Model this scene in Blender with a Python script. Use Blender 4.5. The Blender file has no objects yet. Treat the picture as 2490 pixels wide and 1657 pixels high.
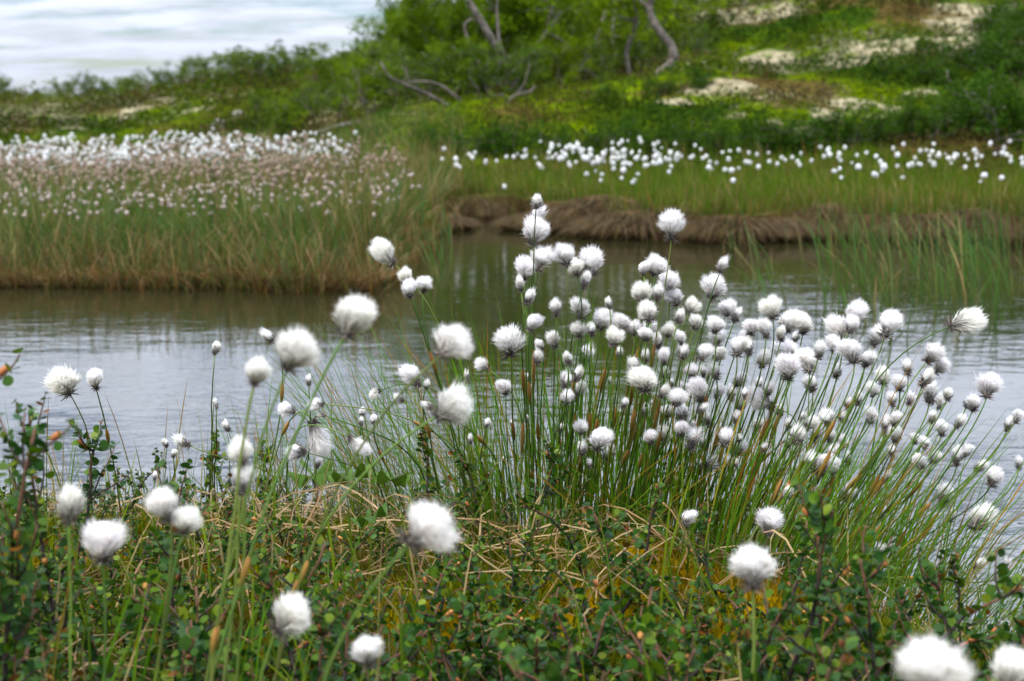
import bpy, math
import numpy as np
from mathutils import Vector, Matrix, Quaternion

# ------------------------------------------------------------------ camera, sky, sun, exposure
C = bpy.context.scene
COL = C.collection
CAM_Z, PITCH, FPX = 0.70, math.radians(9.6), 3458.0     # photo is 2490 x 1657 px, 50 mm lens
cam_d = bpy.data.cameras.new("camera"); cam = bpy.data.objects.new("camera", cam_d); COL.objects.link(cam)
cam.location = (0, 0, CAM_Z); cam.rotation_euler = (math.pi/2 - PITCH, 0, 0)
cam_d.lens = 50; cam_d.sensor_width = 36; cam_d.clip_start = 0.02; cam_d.clip_end = 6000
cam_d.dof.use_dof = True; cam_d.dof.focus_distance = 1.78; cam_d.dof.aperture_fstop = 8.0
C.camera = cam
C.view_settings.view_transform = 'Standard'; C.view_settings.look = 'None'
C.view_settings.exposure = 0.72; C.view_settings.gamma = 1.0
C.cycles.max_bounces = 9; C.cycles.diffuse_bounces = 5; C.cycles.glossy_bounces = 3
C.cycles.transmission_bounces = 6; C.cycles.caustics_reflective = False; C.cycles.caustics_refractive = False
C.cycles.sample_clamp_indirect = 6.0

SUN_EL, SUN_AZ = math.radians(58), math.radians(215)     # azimuth clockwise from +Y: high, behind the camera to the side
W = bpy.data.worlds.new("World"); C.world = W; W.use_nodes = True
def sky_world():
    nt = W.node_tree; N = nt.nodes; L = nt.links; N.clear()
    out = N.new('ShaderNodeOutputWorld'); bg = N.new('ShaderNodeBackground'); bg.inputs[1].default_value = 0.085
    L.new(bg.outputs[0], out.inputs[0])
    sky = N.new('ShaderNodeTexSky'); sky.sky_type = 'NISHITA'; sky.sun_disc = False
    sky.sun_elevation = SUN_EL; sky.sun_rotation = SUN_AZ; sky.air_density = 1.0; sky.dust_density = 0.2
    tc = N.new('ShaderNodeTexCoord'); sep = N.new('ShaderNodeSeparateXYZ'); L.new(tc.outputs['Generated'], sep.inputs[0])
    def M(op, a, b=None, clamp=False):
        n = N.new('ShaderNodeMath'); n.operation = op; n.use_clamp = clamp
        for i, q in enumerate((a, b)):
            if q is None: continue
            if isinstance(q, (int, float)): n.inputs[i].default_value = q
            else: L.new(q, n.inputs[i])
        return n.outputs[0]
    z = M('MAXIMUM', sep.outputs[2], 0.0)
    den = M('ADD', z, 0.17)
    px = M('DIVIDE', sep.outputs[0], den); py = M('DIVIDE', sep.outputs[1], den)
    comb = N.new('ShaderNodeCombineXYZ'); L.new(M('MULTIPLY', px, 1.1), comb.inputs[0]); L.new(M('MULTIPLY', py, 2.2), comb.inputs[1])
    def noise(scale, det, rough, off):
        mp = N.new('ShaderNodeMapping'); mp.inputs['Location'].default_value = off; L.new(comb.outputs[0], mp.inputs[0])
        n = N.new('ShaderNodeTexNoise'); n.inputs['Scale'].default_value = scale; n.inputs['Detail'].default_value = det
        n.inputs['Roughness'].default_value = rough; L.new(mp.outputs[0], n.inputs[0]); return n.outputs[0]
    n1 = noise(1.7, 8, 0.60, (3.1, 1.7, 0)); n2 = noise(2.9, 7, 0.60, (9.0, 4.0, 2))
    def ramp(f, stops):
        r = N.new('ShaderNodeValToRGB'); L.new(f, r.inputs[0]); e = r.color_ramp.elements
        e[0].position, e[0].color = stops[0]; e[1].position, e[1].color = stops[1]
        for p, c in stops[2:]:
            x = e.new(p); x.color = c
        return r.outputs[0]
    mask = ramp(n1, [(0.36, (0, 0, 0, 1)), (0.50, (1, 1, 1, 1))])
    cc = ramp(n2, [(0.38, (6.1, 6.6, 7.5, 1)), (0.60, (7.9, 8.5, 10.1, 1))])
    # cloud deck is brighter overhead than at the horizon
    vm = N.new('ShaderNodeVectorMath'); vm.operation = 'SCALE'; L.new(cc, vm.inputs[0])
    L.new(M('ADD', M('MULTIPLY', z, 3.5), 0.68), vm.inputs['Scale'])
    mix = N.new('ShaderNodeMix'); mix.data_type = 'RGBA'; L.new(mask, mix.inputs[0])
    sk = N.new('ShaderNodeVectorMath'); sk.operation = 'MULTIPLY'; L.new(sky.outputs[0], sk.inputs[0]); sk.inputs[1].default_value = (0.56, 0.63, 0.74)
    L.new(sk.outputs[0], mix.inputs[6]); L.new(vm.outputs[0], mix.inputs[7])
    L.new(mix.outputs[2], bg.inputs[0])
sky_world()
sun_d = bpy.data.lights.new("sun", 'SUN'); sun_d.energy = 2.3; sun_d.angle = math.radians(10); sun_d.color = (1, 0.95, 0.88)
sun = bpy.data.objects.new("sun", sun_d); COL.objects.link(sun)
sd = Vector((math.sin(SUN_AZ)*math.cos(SUN_EL), math.cos(SUN_AZ)*math.cos(SUN_EL), math.sin(SUN_EL)))
sun.rotation_euler = sd.to_track_quat('Z', 'Y').to_euler()

rng = np.random.default_rng(11)

# ------------------------------------------------------------------ helpers
def at(u, v, y):
    """point at ground distance y (m) whose sight line passes photo pixel (u, v)"""
    cp, sp = math.cos(PITCH), math.sin(PITCH); a = (u-1245)/FPX; b = (828.5-v)/FPX
    dy = cp + b*sp; t = y/dy
    return np.array((a*t, y, CAM_Z + t*(b*cp - sp)))

def _h(ix, iy, s):
    h = (ix.astype(np.int64)*374761393 + iy.astype(np.int64)*668265263 + s*974634777) & 0xffffffff
    h = ((h ^ (h >> 13))*1274126177) & 0xffffffff
    return ((h ^ (h >> 16)) & 0xffff)/65535.0
def vnoise(x, y, s=0):
    x = np.asarray(x, float); y = np.asarray(y, float)
    ix = np.floor(x); iy = np.floor(y); fx = x-ix; fy = y-iy
    fx = fx*fx*(3-2*fx); fy = fy*fy*(3-2*fy)
    a = _h(ix, iy, s); b = _h(ix+1, iy, s); c = _h(ix, iy+1, s); d = _h(ix+1, iy+1, s)
    return (a*(1-fx)+b*fx)*(1-fy) + (c*(1-fx)+d*fx)*fy
def fbm(x, y, s=0, o=4):
    r = 0; a = 0.5; t = 0
    for k in range(o):
        r = r + a*vnoise(x*2**k, y*2**k, s+17*k); t += a; a *= 0.5
    return r/t
def sstep(a, b, x):
    t = np.clip((x-a)/(b-a), 0, 1); return t*t*(3-2*t)
def mixc(a, b, t):
    t = np.asarray(t)[..., None]; return np.asarray(a)*(1-t) + np.asarray(b)*t
def unit(v): return v/np.maximum(np.linalg.norm(v, axis=-1, keepdims=True), 1e-9)

def mesh(name, V, quads=None, tris=None, col=None, smooth=True, mat=None):
    V = np.asarray(V, np.float32).reshape(-1, 3)
    q = np.zeros((0, 4), np.int32) if quads is None else np.asarray(quads, np.int32).reshape(-1, 4)
    t = np.zeros((0, 3), np.int32) if tris is None else np.asarray(tris, np.int32).reshape(-1, 3)
    me = bpy.data.meshes.new(name)
    me.vertices.add(len(V)); me.vertices.foreach_set('co', V.ravel())
    nl = len(q)*4 + len(t)*3
    me.loops.add(nl); me.loops.foreach_set('vertex_index', np.concatenate([q.ravel(), t.ravel()]))
    me.polygons.add(len(q)+len(t))
    me.polygons.foreach_set('loop_start', np.concatenate([np.arange(len(q))*4, len(q)*4+np.arange(len(t))*3]).astype(np.int32))
    if smooth: me.polygons.foreach_set('use_smooth', np.ones(len(q)+len(t), bool))
    if col is not None:
        a = me.color_attributes.new('tint', 'FLOAT_COLOR', 'POINT')
        c = np.ones((len(V), 4), np.float32); c[:, :3] = np.asarray(col, np.float32).reshape(-1, 3)
        a.data.foreach_set('color', c.ravel())
    me.update(calc_edges=True); me.validate()
    if mat: me.materials.append(mat)
    return me
class MB:
    """collects geometry for one mesh"""
    def __init__(s): s.V = []; s.Q = []; s.T = []; s.K = []; s.n = 0
    def add(s, V, Q=None, T=None, col=(1, 1, 1)):
        V = np.asarray(V, float).reshape(-1, 3); s.V.append(V)
        s.K.append(np.broadcast_to(np.asarray(col, float).reshape(-1, 3), V.shape))
        if Q is not None and len(Q): s.Q.append(np.asarray(Q).reshape(-1, 4)+s.n)
        if T is not None and len(T): s.T.append(np.asarray(T).reshape(-1, 3)+s.n)
        s.n += len(V); return s
    def build(s, name, mat, smooth=True):
        return mesh(name, np.concatenate(s.V), np.concatenate(s.Q) if s.Q else None, np.concatenate(s.T) if s.T else None, np.concatenate(s.K), smooth, mat)
def ribbons(P, Wd, S, col):
    """P (N,K,3) centre lines, Wd (N,K) half widths, S (N,3) side vectors, col (N,K,3)"""
    N, K = P.shape[:2]; S = S[:, None, :] if S.ndim == 2 else S
    V = np.stack([P-S*Wd[..., None], P+S*Wd[..., None]], 2).reshape(-1, 3)
    c = np.repeat(np.broadcast_to(col, P.shape)[:, :, None, :], 2, 2).reshape(-1, 3)
    b = (np.arange(N)[:, None]*K + np.arange(K-1)[None])*2
    Q = np.stack([b, b+1, b+3, b+2], -1).reshape(-1, 4)
    return V, Q, c
def tube(P, r, n=6, col=(1, 1, 1), cap=True):
    P = np.asarray(P, float); K = len(P); r = np.broadcast_to(np.asarray(r, float), (K,))
    T = unit(np.gradient(P, axis=0)); ref = np.array((0.31, 0.93, 0.18)) if abs(T[:, 2]).mean() > 0.6 else np.array((0.05, 0.1, 1.0))
    A = unit(np.cross(T, ref)); B = np.cross(T, A)
    th = np.arange(n)/n*2*math.pi
    V = P[:, None]+r[:, None, None]*(np.cos(th)[None, :, None]*A[:, None]+np.sin(th)[None, :, None]*B[:, None])
    i = np.arange(K-1)[:, None]*n; j = np.arange(n)[None]
    Q = np.stack([i+j, i+(j+1) % n, i+n+(j+1) % n, i+n+j], -1).reshape(-1, 4)
    V = V.reshape(-1, 3); c = np.asarray(col, float)
    c = np.repeat(c, n, 0) if c.ndim == 2 else np.broadcast_to(c, V.shape)
    Tt = None
    if cap:
        V = np.concatenate([V, P[-1:]]); c = np.concatenate([c, c[-1:]]); k = (K-1)*n
        Tt = [(k+a, k+(a+1) % n, K*n) for a in range(n)]
    return V, Q, Tt, c
def bez(p0, p1, p2, p3, n):
    t = np.linspace(0, 1, n)[:, None]
    return (1-t)**3*p0 + 3*(1-t)**2*t*p1 + 3*(1-t)*t*t*p2 + t**3*p3
def sphere(n=8, m=6):
    th = np.linspace(0, math.pi, m+1)[1:-1]; ph = np.arange(n)/n*2*math.pi
    V = [(0, 0, 1.)]+[(math.sin(a)*math.cos(p), math.sin(a)*math.sin(p), math.cos(a)) for a in th for p in ph]+[(0, 0, -1.)]
    Q = []; T = []; R = m-1
    for j in range(n):
        k = (j+1) % n
        T.append((0, 1+j, 1+k)); T.append((len(V)-1, 1+(R-1)*n+k, 1+(R-1)*n+j))
        for i in range(R-1): Q.append((1+i*n+j, 1+(i+1)*n+j, 1+(i+1)*n+k, 1+i*n+k))
    return np.array(V), np.array(Q), np.array(T)
def tile(V, Q, T, n):
    off = (np.arange(n)*len(V))[:, None, None]
    return (Q[None]+off).reshape(-1, 4), (T[None]+off).reshape(-1, 3)

def add(name, me, parent=None, M=None):
    o = bpy.data.objects.new(name, me); COL.objects.link(o)
    if parent: o.parent = parent
    if M is not None: o.matrix_local = M
    return o
def tag(o, label=None, cat=None, group=None, kind=None):
    if label: o['label'] = label
    if cat: o['category'] = cat
    if group: o['group'] = group
    if kind: o['kind'] = kind
    elif cat: o['kind'] = 'thing'
    return o
def empty(name, loc, rz=0, s=1):
    o = bpy.data.objects.new(name, None); COL.objects.link(o); o.location = Vector(loc); o.rotation_euler = (0, 0, rz); o.scale = (s, s, s)
    o.empty_display_size = 0.02; return o
def copy_tree(o, parent=None):
    c = o.copy(); COL.objects.link(c)
    if parent: c.parent = parent
    for ch in list(o.children): copy_tree(ch, c)
    return c

# ------------------------------------------------------------------ materials
def plant_mat(name, rough=0.55, transl=0.35, spec=0.3, vary=0.0, noise=0.0, nscale=60, bump=0.0, sat=1.0, val=1.0):
    m = bpy.data.materials.new(name); m.use_nodes = True; nt = m.node_tree; N = nt.nodes; L = nt.links; N.clear()
    out = N.new('ShaderNodeOutputMaterial'); at_ = N.new('ShaderNodeAttribute'); at_.attribute_name = 'tint'
    c = at_.outputs['Color']
    if sat != 1 or val != 1:
        h0 = N.new('ShaderNodeHueSaturation'); h0.inputs['Saturation'].default_value = sat; h0.inputs['Value'].default_value = val; L.new(c, h0.inputs['Color']); c = h0.outputs[0]
    if vary:
        oi = N.new('ShaderNodeObjectInfo'); hs = N.new('ShaderNodeHueSaturation'); L.new(c, hs.inputs['Color'])
        mr = N.new('ShaderNodeMapRange'); L.new(oi.outputs['Random'], mr.inputs[0]); mr.inputs[3].default_value = 1-vary; mr.inputs[4].default_value = 1+vary
        L.new(mr.outputs[0], hs.inputs['Value'])
        mh = N.new('ShaderNodeMapRange'); L.new(oi.outputs['Random'], mh.inputs[0]); mh.inputs[3].default_value = 0.5+vary*0.06; mh.inputs[4].default_value = 0.5-vary*0.06
        L.new(mh.outputs[0], hs.inputs['Hue']); c = hs.outputs[0]
    if noise:
        tc = N.new('ShaderNodeTexCoord'); n = N.new('ShaderNodeTexNoise'); n.inputs['Scale'].default_value = nscale; n.inputs['Detail'].default_value = 4
        L.new(tc.outputs['Object'], n.inputs[0])
        mr = N.new('ShaderNodeMapRange'); L.new(n.outputs[0], mr.inputs[0]); mr.inputs[1].default_value = 0.3; mr.inputs[2].default_value = 0.7
        mr.inputs[3].default_value = 1-noise; mr.inputs[4].default_value = 1+noise
        vm = N.new('ShaderNodeVectorMath'); vm.operation = 'SCALE'; L.new(c, vm.inputs[0]); L.new(mr.outputs[0], vm.inputs['Scale']); c = vm.outputs[0]
    p = N.new('ShaderNodeBsdfPrincipled'); L.new(c, p.inputs['Base Color']); p.inputs['Roughness'].default_value = rough
    p.inputs['Specular IOR Level'].default_value = spec
    if bump and noise:
        b = N.new('ShaderNodeBump'); b.inputs['Strength'].default_value = bump; b.inputs['Distance'].default_value = 0.01
        L.new(n.outputs[0], b.inputs['Height']); L.new(b.outputs[0], p.inputs['Normal'])
    sh = p.outputs[0]
    if transl:
        t = N.new('ShaderNodeBsdfTranslucent'); L.new(c, t.inputs[0]); mx = N.new('ShaderNodeMixShader'); mx.inputs[0].default_value = transl
        L.new(p.outputs[0], mx.inputs[1]); L.new(t.outputs[0], mx.inputs[2]); sh = mx.outputs[0]
    L.new(sh, out.inputs[0]); return m
M_COTTON = plant_mat('cotton_fibre', 0.9, 0.5, 0.0)
M_SCALE = plant_mat('dark_scales', 0.7, 0.1, 0.1)
M_STEM = plant_mat('green_stem', 0.5, 0.15, 0.15, 0.12)
M_BLADE = plant_mat('grass_blade', 0.55, 0.35, 0.07, sat=1.15, val=.92)
M_LEAF = plant_mat('birch_leaf', 0.45, 0.28, 0.15, 0.16, sat=1.1, val=.80)
M_TWIG = plant_mat('birch_twig', 0.7, 0.0, 0.25)
M_CROWN = plant_mat('tree_foliage', 0.6, 0.38, 0.03, 0.12, sat=1.15, val=1.1)
M_BARK = plant_mat('birch_bark', 0.85, 0.0, 0.15, 0.1, 0.5, 22, 0.6)
M_GROUND = plant_mat('peat_and_moss_ground', 0.95, 0.0, 0.0, 0, 0.45, 9, 0.5, sat=1.15, val=.9)
M_ROCK = plant_mat('grey_rock', 0.9, 0.0, 0.15, 0, 0.4, 6, 0.6)
M_COVER = plant_mat('heath_leaves', 0.7, 0.3, 0.0, sat=1.1, val=.9)

def water_mat():
    m = bpy.data.materials.new('bog_water'); m.use_nodes = True; nt = m.node_tree; N = nt.nodes; L = nt.links
    p = N['Principled BSDF']; p.inputs['Base Color'].default_value = (0.016, 0.016, 0.006, 1)
    p.inputs['Roughness'].default_value = 0.03; p.inputs['IOR'].default_value = 2.35; p.inputs['Specular Tint'].default_value = (.92, .95, 1, 1)
    tc = N.new('ShaderNodeTexCoord')
    def nz(scale, det, sx=1., sy=1., rough=.5, dist=0.):
        mp = N.new('ShaderNodeMapping'); mp.inputs['Scale'].default_value = (sx, sy, 1); L.new(tc.outputs['Object'], mp.inputs[0])
        n = N.new('ShaderNodeTexNoise'); n.inputs['Scale'].default_value = scale; n.inputs['Detail'].default_value = det
        n.inputs['Roughness'].default_value = rough; n.inputs['Distortion'].default_value = dist; L.new(mp.outputs[0], n.inputs[0]); return n.outputs[0]
    a = nz(14, 3, 0.7, 1.3, 0.55, 0.3); b = nz(3.2, 2, 0.8, 1.1); g = nz(0.55, 2)
    mr = N.new('ShaderNodeMapRange'); L.new(g, mr.inputs[0]); mr.inputs[1].default_value = 0.36; mr.inputs[2].default_value = 0.62
    mr.inputs[3].default_value = 0.12; mr.inputs[4].default_value = 1.0
    mu = N.new('ShaderNodeMath'); mu.operation = 'MULTIPLY'; L.new(a, mu.inputs[0]); L.new(mr.outputs[0], mu.inputs[1])
    ad = N.new('ShaderNodeMath'); ad.operation = 'MULTIPLY_ADD'; L.new(b, ad.inputs[0]); ad.inputs[1].default_value = 1.1; L.new(mu.outputs[0], ad.inputs[2])
    bp = N.new('ShaderNodeBump'); bp.inputs['Strength'].default_value = 0.45; bp.inputs['Distance'].default_value = 0.0058
    L.new(ad.outputs[0], bp.inputs['Height']); L.new(bp.outputs[0], p.inputs['Normal'])
    return m
M_WATER = water_mat()

# ------------------------------------------------------------------ ground and water
A_FAR = [-1.3, -.9, -.37, -.20, -.10, -.083, -.063, -.046, 0.0, .024, .073, .13, .172, .19, .245, .36, .7, 1.0, 1.3]
Y_FAR = [2.6, 4.6, 5.35, 5.30, 5.22, 5.6, 6.7, 8.2, 8.35, 7.7, 7.3, 7.05, 6.95, 7.35, 7.1, 7.0, 6.0, 4.0, 1.5]
X_NEAR = [-9, -3, -.8, -.2, .1, .3, .5, .65, .9, 1.3, 3, 9]
Y_NEAR = [2.7, 2.4, 2.27, 2.22, 2.15, 1.97, 1.74, 1.5, 1.1, .7, .3, -1]
PD = [4, 9, 10, 11, 13, 16, 20, 26, 35, 50, 80, 200, 500, 3000]
PA = [-.9, -.30, -.16, -.07, .016, .13, .276, .48, .9]
PZ = np.array([
    [.07, .08, .08, .09, .13, .25, .40, .54, .62, .66, .68, .2, -1.5, -8],
    [.07, .08, .08, .10, .15, .28, .44, .58, .68, .74, .78, .2, -1.5, -8],
    [.07, .09, .12, .20, .36, .58, .80, .98, 1.12, 1.2, 1.2, .3, -1.5, -8],
    [.08, .13, .28, .44, .68, .92, 1.25, 1.55, 1.7, 1.75, 1.7, .5, -1.5, -8],
    [.11, .14, .34, .50, .72, .95, 1.42, 2.1, 2.8, 3.0, 2.8, 1, -1.5, -8],
    [.11, .14, .36, .56, .88, 1.18, 1.8, 2.8, 3.9, 4.9, 4.8, 2, -1.5, -8],
    [.11, .14, .38, .62, 1.0, 1.45, 2.2, 3.2, 4.5, 5.5, 5.5, 2, -1.5, -8],
    [.11, .15, .40, .68, 1.06, 1.6, 2.4, 3.5, 4.8, 5.8, 5.8, 2, -1.5, -8],
    [.12, .18, .30, .5, .9, 1.4, 2.0, 3.0, 4.0, 5.0, 5.0, 2, -1.5, -8]])
def y_near(x): return np.interp(x, X_NEAR, Y_NEAR) + 0.05*(vnoise(np.asarray(x)*7, 0*np.asarray(x)+.5, 5)-.5)
def y_far(x, y):
    a = np.where(y > 0.3, x/np.maximum(y, .3), 5.0)
    return np.interp(a, A_FAR, Y_FAR) + 0.24*(fbm(a*70, 0*a+.3, 8, 3)-.5)
def height(x, y):
    x = np.asarray(x, float); y = np.asarray(y, float); r = np.hypot(x, y)
    a = np.where(y > 0.3, x/np.maximum(y, .3), np.sign(x)*5); ac = np.clip(a, PA[0], PA[-1])
    ld = np.log(np.clip(np.where(y > 0.3, np.maximum(y, r*.74), r), 4, 3000)); di = np.interp(ld, np.log(PD), np.arange(len(PD)))
    ai = np.interp(ac, PA, np.arange(len(PA)))
    i0 = np.clip(np.floor(di).astype(int), 0, len(PD)-2); j0 = np.clip(np.floor(ai).astype(int), 0, len(PA)-2)
    fd = di-i0; fa = ai-j0; fa = fa*fa*(3-2*fa)
    zf = (PZ[j0, i0]*(1-fd)+PZ[j0, i0+1]*fd)*(1-fa) + (PZ[j0+1, i0]*(1-fd)+PZ[j0+1, i0+1]*fd)*fa
    hill = sstep(8.9, 12, r)
    zf = zf + hill*((fbm(x*.55, y*.55, 3, 4)-.5)*.24*np.clip(r/14, .6, 1.6)*(r < 400) + (fbm(x*2.6, y*2.6, 9, 2)-.5)*.09) + (1-hill)*(fbm(x*3, y*3, 4, 2)-.5)*.035
    yn = y_near(x); yf = y_far(x, y)
    zn = 0.012 + 0.155*sstep(0.0, 0.55, yn-y) + (fbm(x*6, y*6, 2, 3)-.5)*.05*sstep(.05, .3, yn-y)
    dw = np.minimum(y-yn, yf-y)
    zw = -0.35*sstep(0, .5, dw) - .012
    bank = sstep(0.0, np.where(a > -.05, .1, .35), y-yf)
    zfar = -.012 + (np.maximum(zf, .03)+.012)*bank
    return np.where(y <= yn, zn, np.where(y < yf, zw, zfar))
def hz(x, y): return float(height(np.array([x]), np.array([y]))[0])
def hit(u, v, y0=3.0, y1=80):
    ys = np.exp(np.linspace(math.log(y0), math.log(y1), 900)); P = np.array([at(u, v, y) for y in ys])
    g = height(P[:, 0], P[:, 1]) >= P[:, 2]
    k = int(np.argmax(g)) if g.any() else len(ys)-1
    return P[k]
# pale reindeer lichen and bare dry patches on the hill, as ellipses on the ground (x, y, rx, ry)
LICH = []
for u, v, ru, rv in [(2370, 40, 110, 26), (2215, 110, 170, 26), (2330, 80, 60, 12), (2060, 150, 90, 16), (1880, 165, 90, 14), (1790, 205, 80, 15), (2090, 262, 85, 20), (2010, 275, 40, 16),
                     (1800, 45, 130, 22), (1790, 280, 40, 8), (1950, 320, 60, 8), (1700, 225, 40, 8), (2250, 230, 60, 10), (1880, 300, 25, 8), (1640, 250, 40, 6), (1860, 230, 70, 10),
                     (60, 275, 90, 12), (30, 285, 60, 12), (180, 262, 40, 8), (450, 212, 40, 8), (420, 268, 40, 8), (480, 265, 30, 8), (400, 240, 30, 8), (520, 348, 120, 9), (600, 338, 60, 7), (80, 232, 60, 6)]:
    c = hit(u, v); ry = max(abs(hit(u, v-rv)[1]-c[1]), abs(hit(u, v+rv)[1]-c[1]))
    LICH.append((c[0], c[1], ru/FPX*c[1], min(max(ry, .12), c[1]*.22)))
def lichen(x, y):
    m = np.zeros_like(x); n1 = fbm(x*2.2, y*2.2, 31, 3)-.5; n2 = fbm(x*6, y*6, 37, 3)
    for cx, cy, rx, ry in LICH:
        q = ((x-cx)/rx)**2+((y-cy)/ry)**2
        m = np.maximum(m, sstep(1.15, .55, q+n1*2.6))
    m = np.maximum(m*sstep(.33, .50, n2+.04), .8*sstep(.60, .68, fbm(x*1.1, y*1.1, 51, 3))*sstep(.45, .6, n2)*sstep(11, 13, y))
    return m
def hill_tint(x, y):
    n = fbm(x*.8, y*.8, 61, 4); n2 = fbm(x*3.5, y*3.5, 67, 3)
    c = mixc((.026, .050, .010), (.090, .128, .017), sstep(.38, .64, n*.5+n2*.5))
    c = mixc(c, (.085, .058, .026), .85*sstep(.52, .66, fbm(x*1.3+5, y*1.3, 71, 3)))
    return mixc(c, (.26, .23, .155), lichen(x, y))
def ground_tint(x, y):
    r = np.hypot(x, y); yn = y_near(x); yf = y_far(x, y)
    n = fbm(x*14, y*14, 41, 3); n2 = fbm(x*5, y*5, 43, 3)
    near = mixc((.06, .045, .018), (.14, .09, .016), sstep(.42, .62, n2)); near = mixc(near, (.09, .11, .015), sstep(.5, .7, n))
    fen = mixc((.10, .075, .032), (.055, .08, .02), sstep(.4, .6, n2))
    bankc = np.array((.035, .022, .013))
    far = mixc(fen, hill_tint(x, y), sstep(9.0, 9.8, y-1.7*sstep(-.05, -.1, x/np.maximum(y, 1))))
    far = mixc(bankc, far, sstep(.05, .3, y-yf))
    c = np.where((y <= yn)[..., None], near, np.where((y < yf)[..., None], np.array((.022, .016, .008)), far))
    return c
def build_ground():
    az = np.concatenate([np.radians(np.arange(-180, -27, 3.0)), np.radians(np.arange(-27, 27, .12)), np.radians(np.arange(27, 180, 3.0))])
    d = np.concatenate([[.02, .15, .4], np.arange(.7, 2.8, .035), np.arange(2.8, 5.0, .15), np.arange(5.0, 13, .055), np.exp(np.linspace(math.log(13), math.log(60), 190)), np.exp(np.linspace(math.log(64), math.log(3500), 40))])
    A, D = np.meshgrid(az, d, indexing='ij'); x = D*np.sin(A); y = D*np.cos(A)
    z = height(x, y)
    na, nd = A.shape; i = np.arange(na)[:, None]; j = np.arange(nd-1)[None]
    k = (i+1) % na
    Q = np.stack([i*nd+j, i*nd+j+1, k*nd+j+1, k*nd+j], -1)[:, :, [3, 2, 1, 0]].reshape(-1, 4)
    V = np.stack([x, y, z], -1).reshape(-1, 3)
    tag(add('ground', mesh('ground', V, Q, None, ground_tint(x, y), True, M_GROUND)), kind='structure')
    gx = np.linspace(-9, 9, 10); gy = np.linspace(-1.2, 9.6, 8); X, Y = np.meshgrid(gx, gy, indexing='ij')
    i = np.arange(9)[:, None]*8; j = np.arange(7)[None]
    Q = np.stack([i+j, i+8+j, i+9+j, i+1+j], -1).reshape(-1, 4)
    tag(add('water', mesh('water', np.stack([X, Y, 0*X], -1), Q, None, None, True, M_WATER)), kind='structure')
build_ground()

# ------------------------------------------------------------------ grass blades
def blades(x, y, z, L, lean, az, w, c0, c1, curl=0.6, K=4, side=None):
    """N bent tapering blades; lean = horizontal reach / length, az = lean direction, colours root -> tip"""
    N = len(x); t = np.linspace(0, 1, K)[None, :]
    h = lean[:, None]*L[:, None]*(t*(1-curl)+curl*t*t)
    up = L[:, None]*np.sqrt(np.maximum(1-lean[:, None]**2*.8, .05))*(t-curl*.45*lean[:, None]*t*t)
    P = np.stack([x[:, None]+h*np.cos(az)[:, None], y[:, None]+h*np.sin(az)[:, None], z[:, None]+up], -1)
    th = rng.uniform(0, math.pi, N) if side is None else side
    S = np.stack([np.cos(th), np.sin(th)*.6, np.zeros(N)], -1)
    Wd = w[:, None]*np.array([.8]+[1.]*(K-2)+[.12])[None]*np.linspace(1, .75, K)[None]
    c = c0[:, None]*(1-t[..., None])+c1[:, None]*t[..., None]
    return ribbons(P, Wd, S, c)
def pick(cols, p, n): return np.asarray(cols)[rng.choice(len(cols), n, p=p)]*rng.uniform(.75, 1.25, (n, 1))
G1, G2, TAN, RUST, BLUEG = (.080, .125, .022), (.045, .090, .018), (.29, .215, .115), (.165, .10, .05), (.075, .135, .055)

def put(mb, R): mb.add(R[0], R[1], None, R[2])

def scatter_blades(name, x, y, z, L, lean, az, w, c0, c1, curl=.6, K=4):
    mb = MB(); put(mb, blades(x, y, z, L, lean, az, w, c0, c1, curl, K)); return tag(add(name, mb.build(name, M_BLADE)), kind='stuff')

# sedge fen beyond the pond, growing in tufts that share a lean and a colour
def tufts(nt, per, y, x, spread):
    i = np.repeat(np.arange(nt), per); n = nt*per
    return i, x[i]+rng.normal(0, spread, n), y[i]+rng.normal(0, spread, n), n
nt = 3600; ty_ = 5.15+6.4*rng.random(nt)**1.7; tx = rng.uniform(-.46, -.035, nt)*ty_
k = ty_ > y_far(tx, ty_)-.03; tx, ty_ = tx[k], ty_[k]; nt = len(tx)
i, x, y, n = tufts(nt, 17, ty_, tx, .045); yf = y_far(x, y); z = np.maximum(height(x, y), -.01)
edge = np.exp(-np.maximum(y-yf, 0)/.30); f = fbm(tx*1.3, ty_*1.3, 81, 3)[i]
tl = rng.normal(0, 1, nt)[i]; L = rng.uniform(.08, .30, n)*(.7+.6*f)*np.exp(tl*.22)*(1-.15*edge)
tp = np.clip((rng.random(nt)[i]-.5)*1.1+.22+.45*edge+1.2*(f-.5)+.2*sstep(6, 7.5, y), .02, .95)
c1 = np.where((rng.random(n) < tp)[:, None], pick([TAN, (.34, .26, .15), RUST, (.17, .125, .055)], [.35, .2, .25, .2], n), pick([G1, G2, BLUEG, (.12, .17, .06)], [.3, .2, .35, .15], n))
c0 = np.where((rng.random(n) < .25+.6*edge)[:, None], pick([RUST, (.10, .06, .025), (.23, .12, .03)], [.4, .45, .15], n), pick([G2, G1], [.5, .5], n))*.6  # root colours darkened overall to paint in the shade down among the blades
scatter_blades('fen_grass', x, y, z, L, np.clip(rng.beta(1.5, 2.6, n)+.25*rng.random(nt)[i], 0, .95), rng.normal(2.6, 1.9, nt)[i]+rng.normal(0, .8, n), rng.uniform(.0010, .0030, n), c0, c1)
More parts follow.
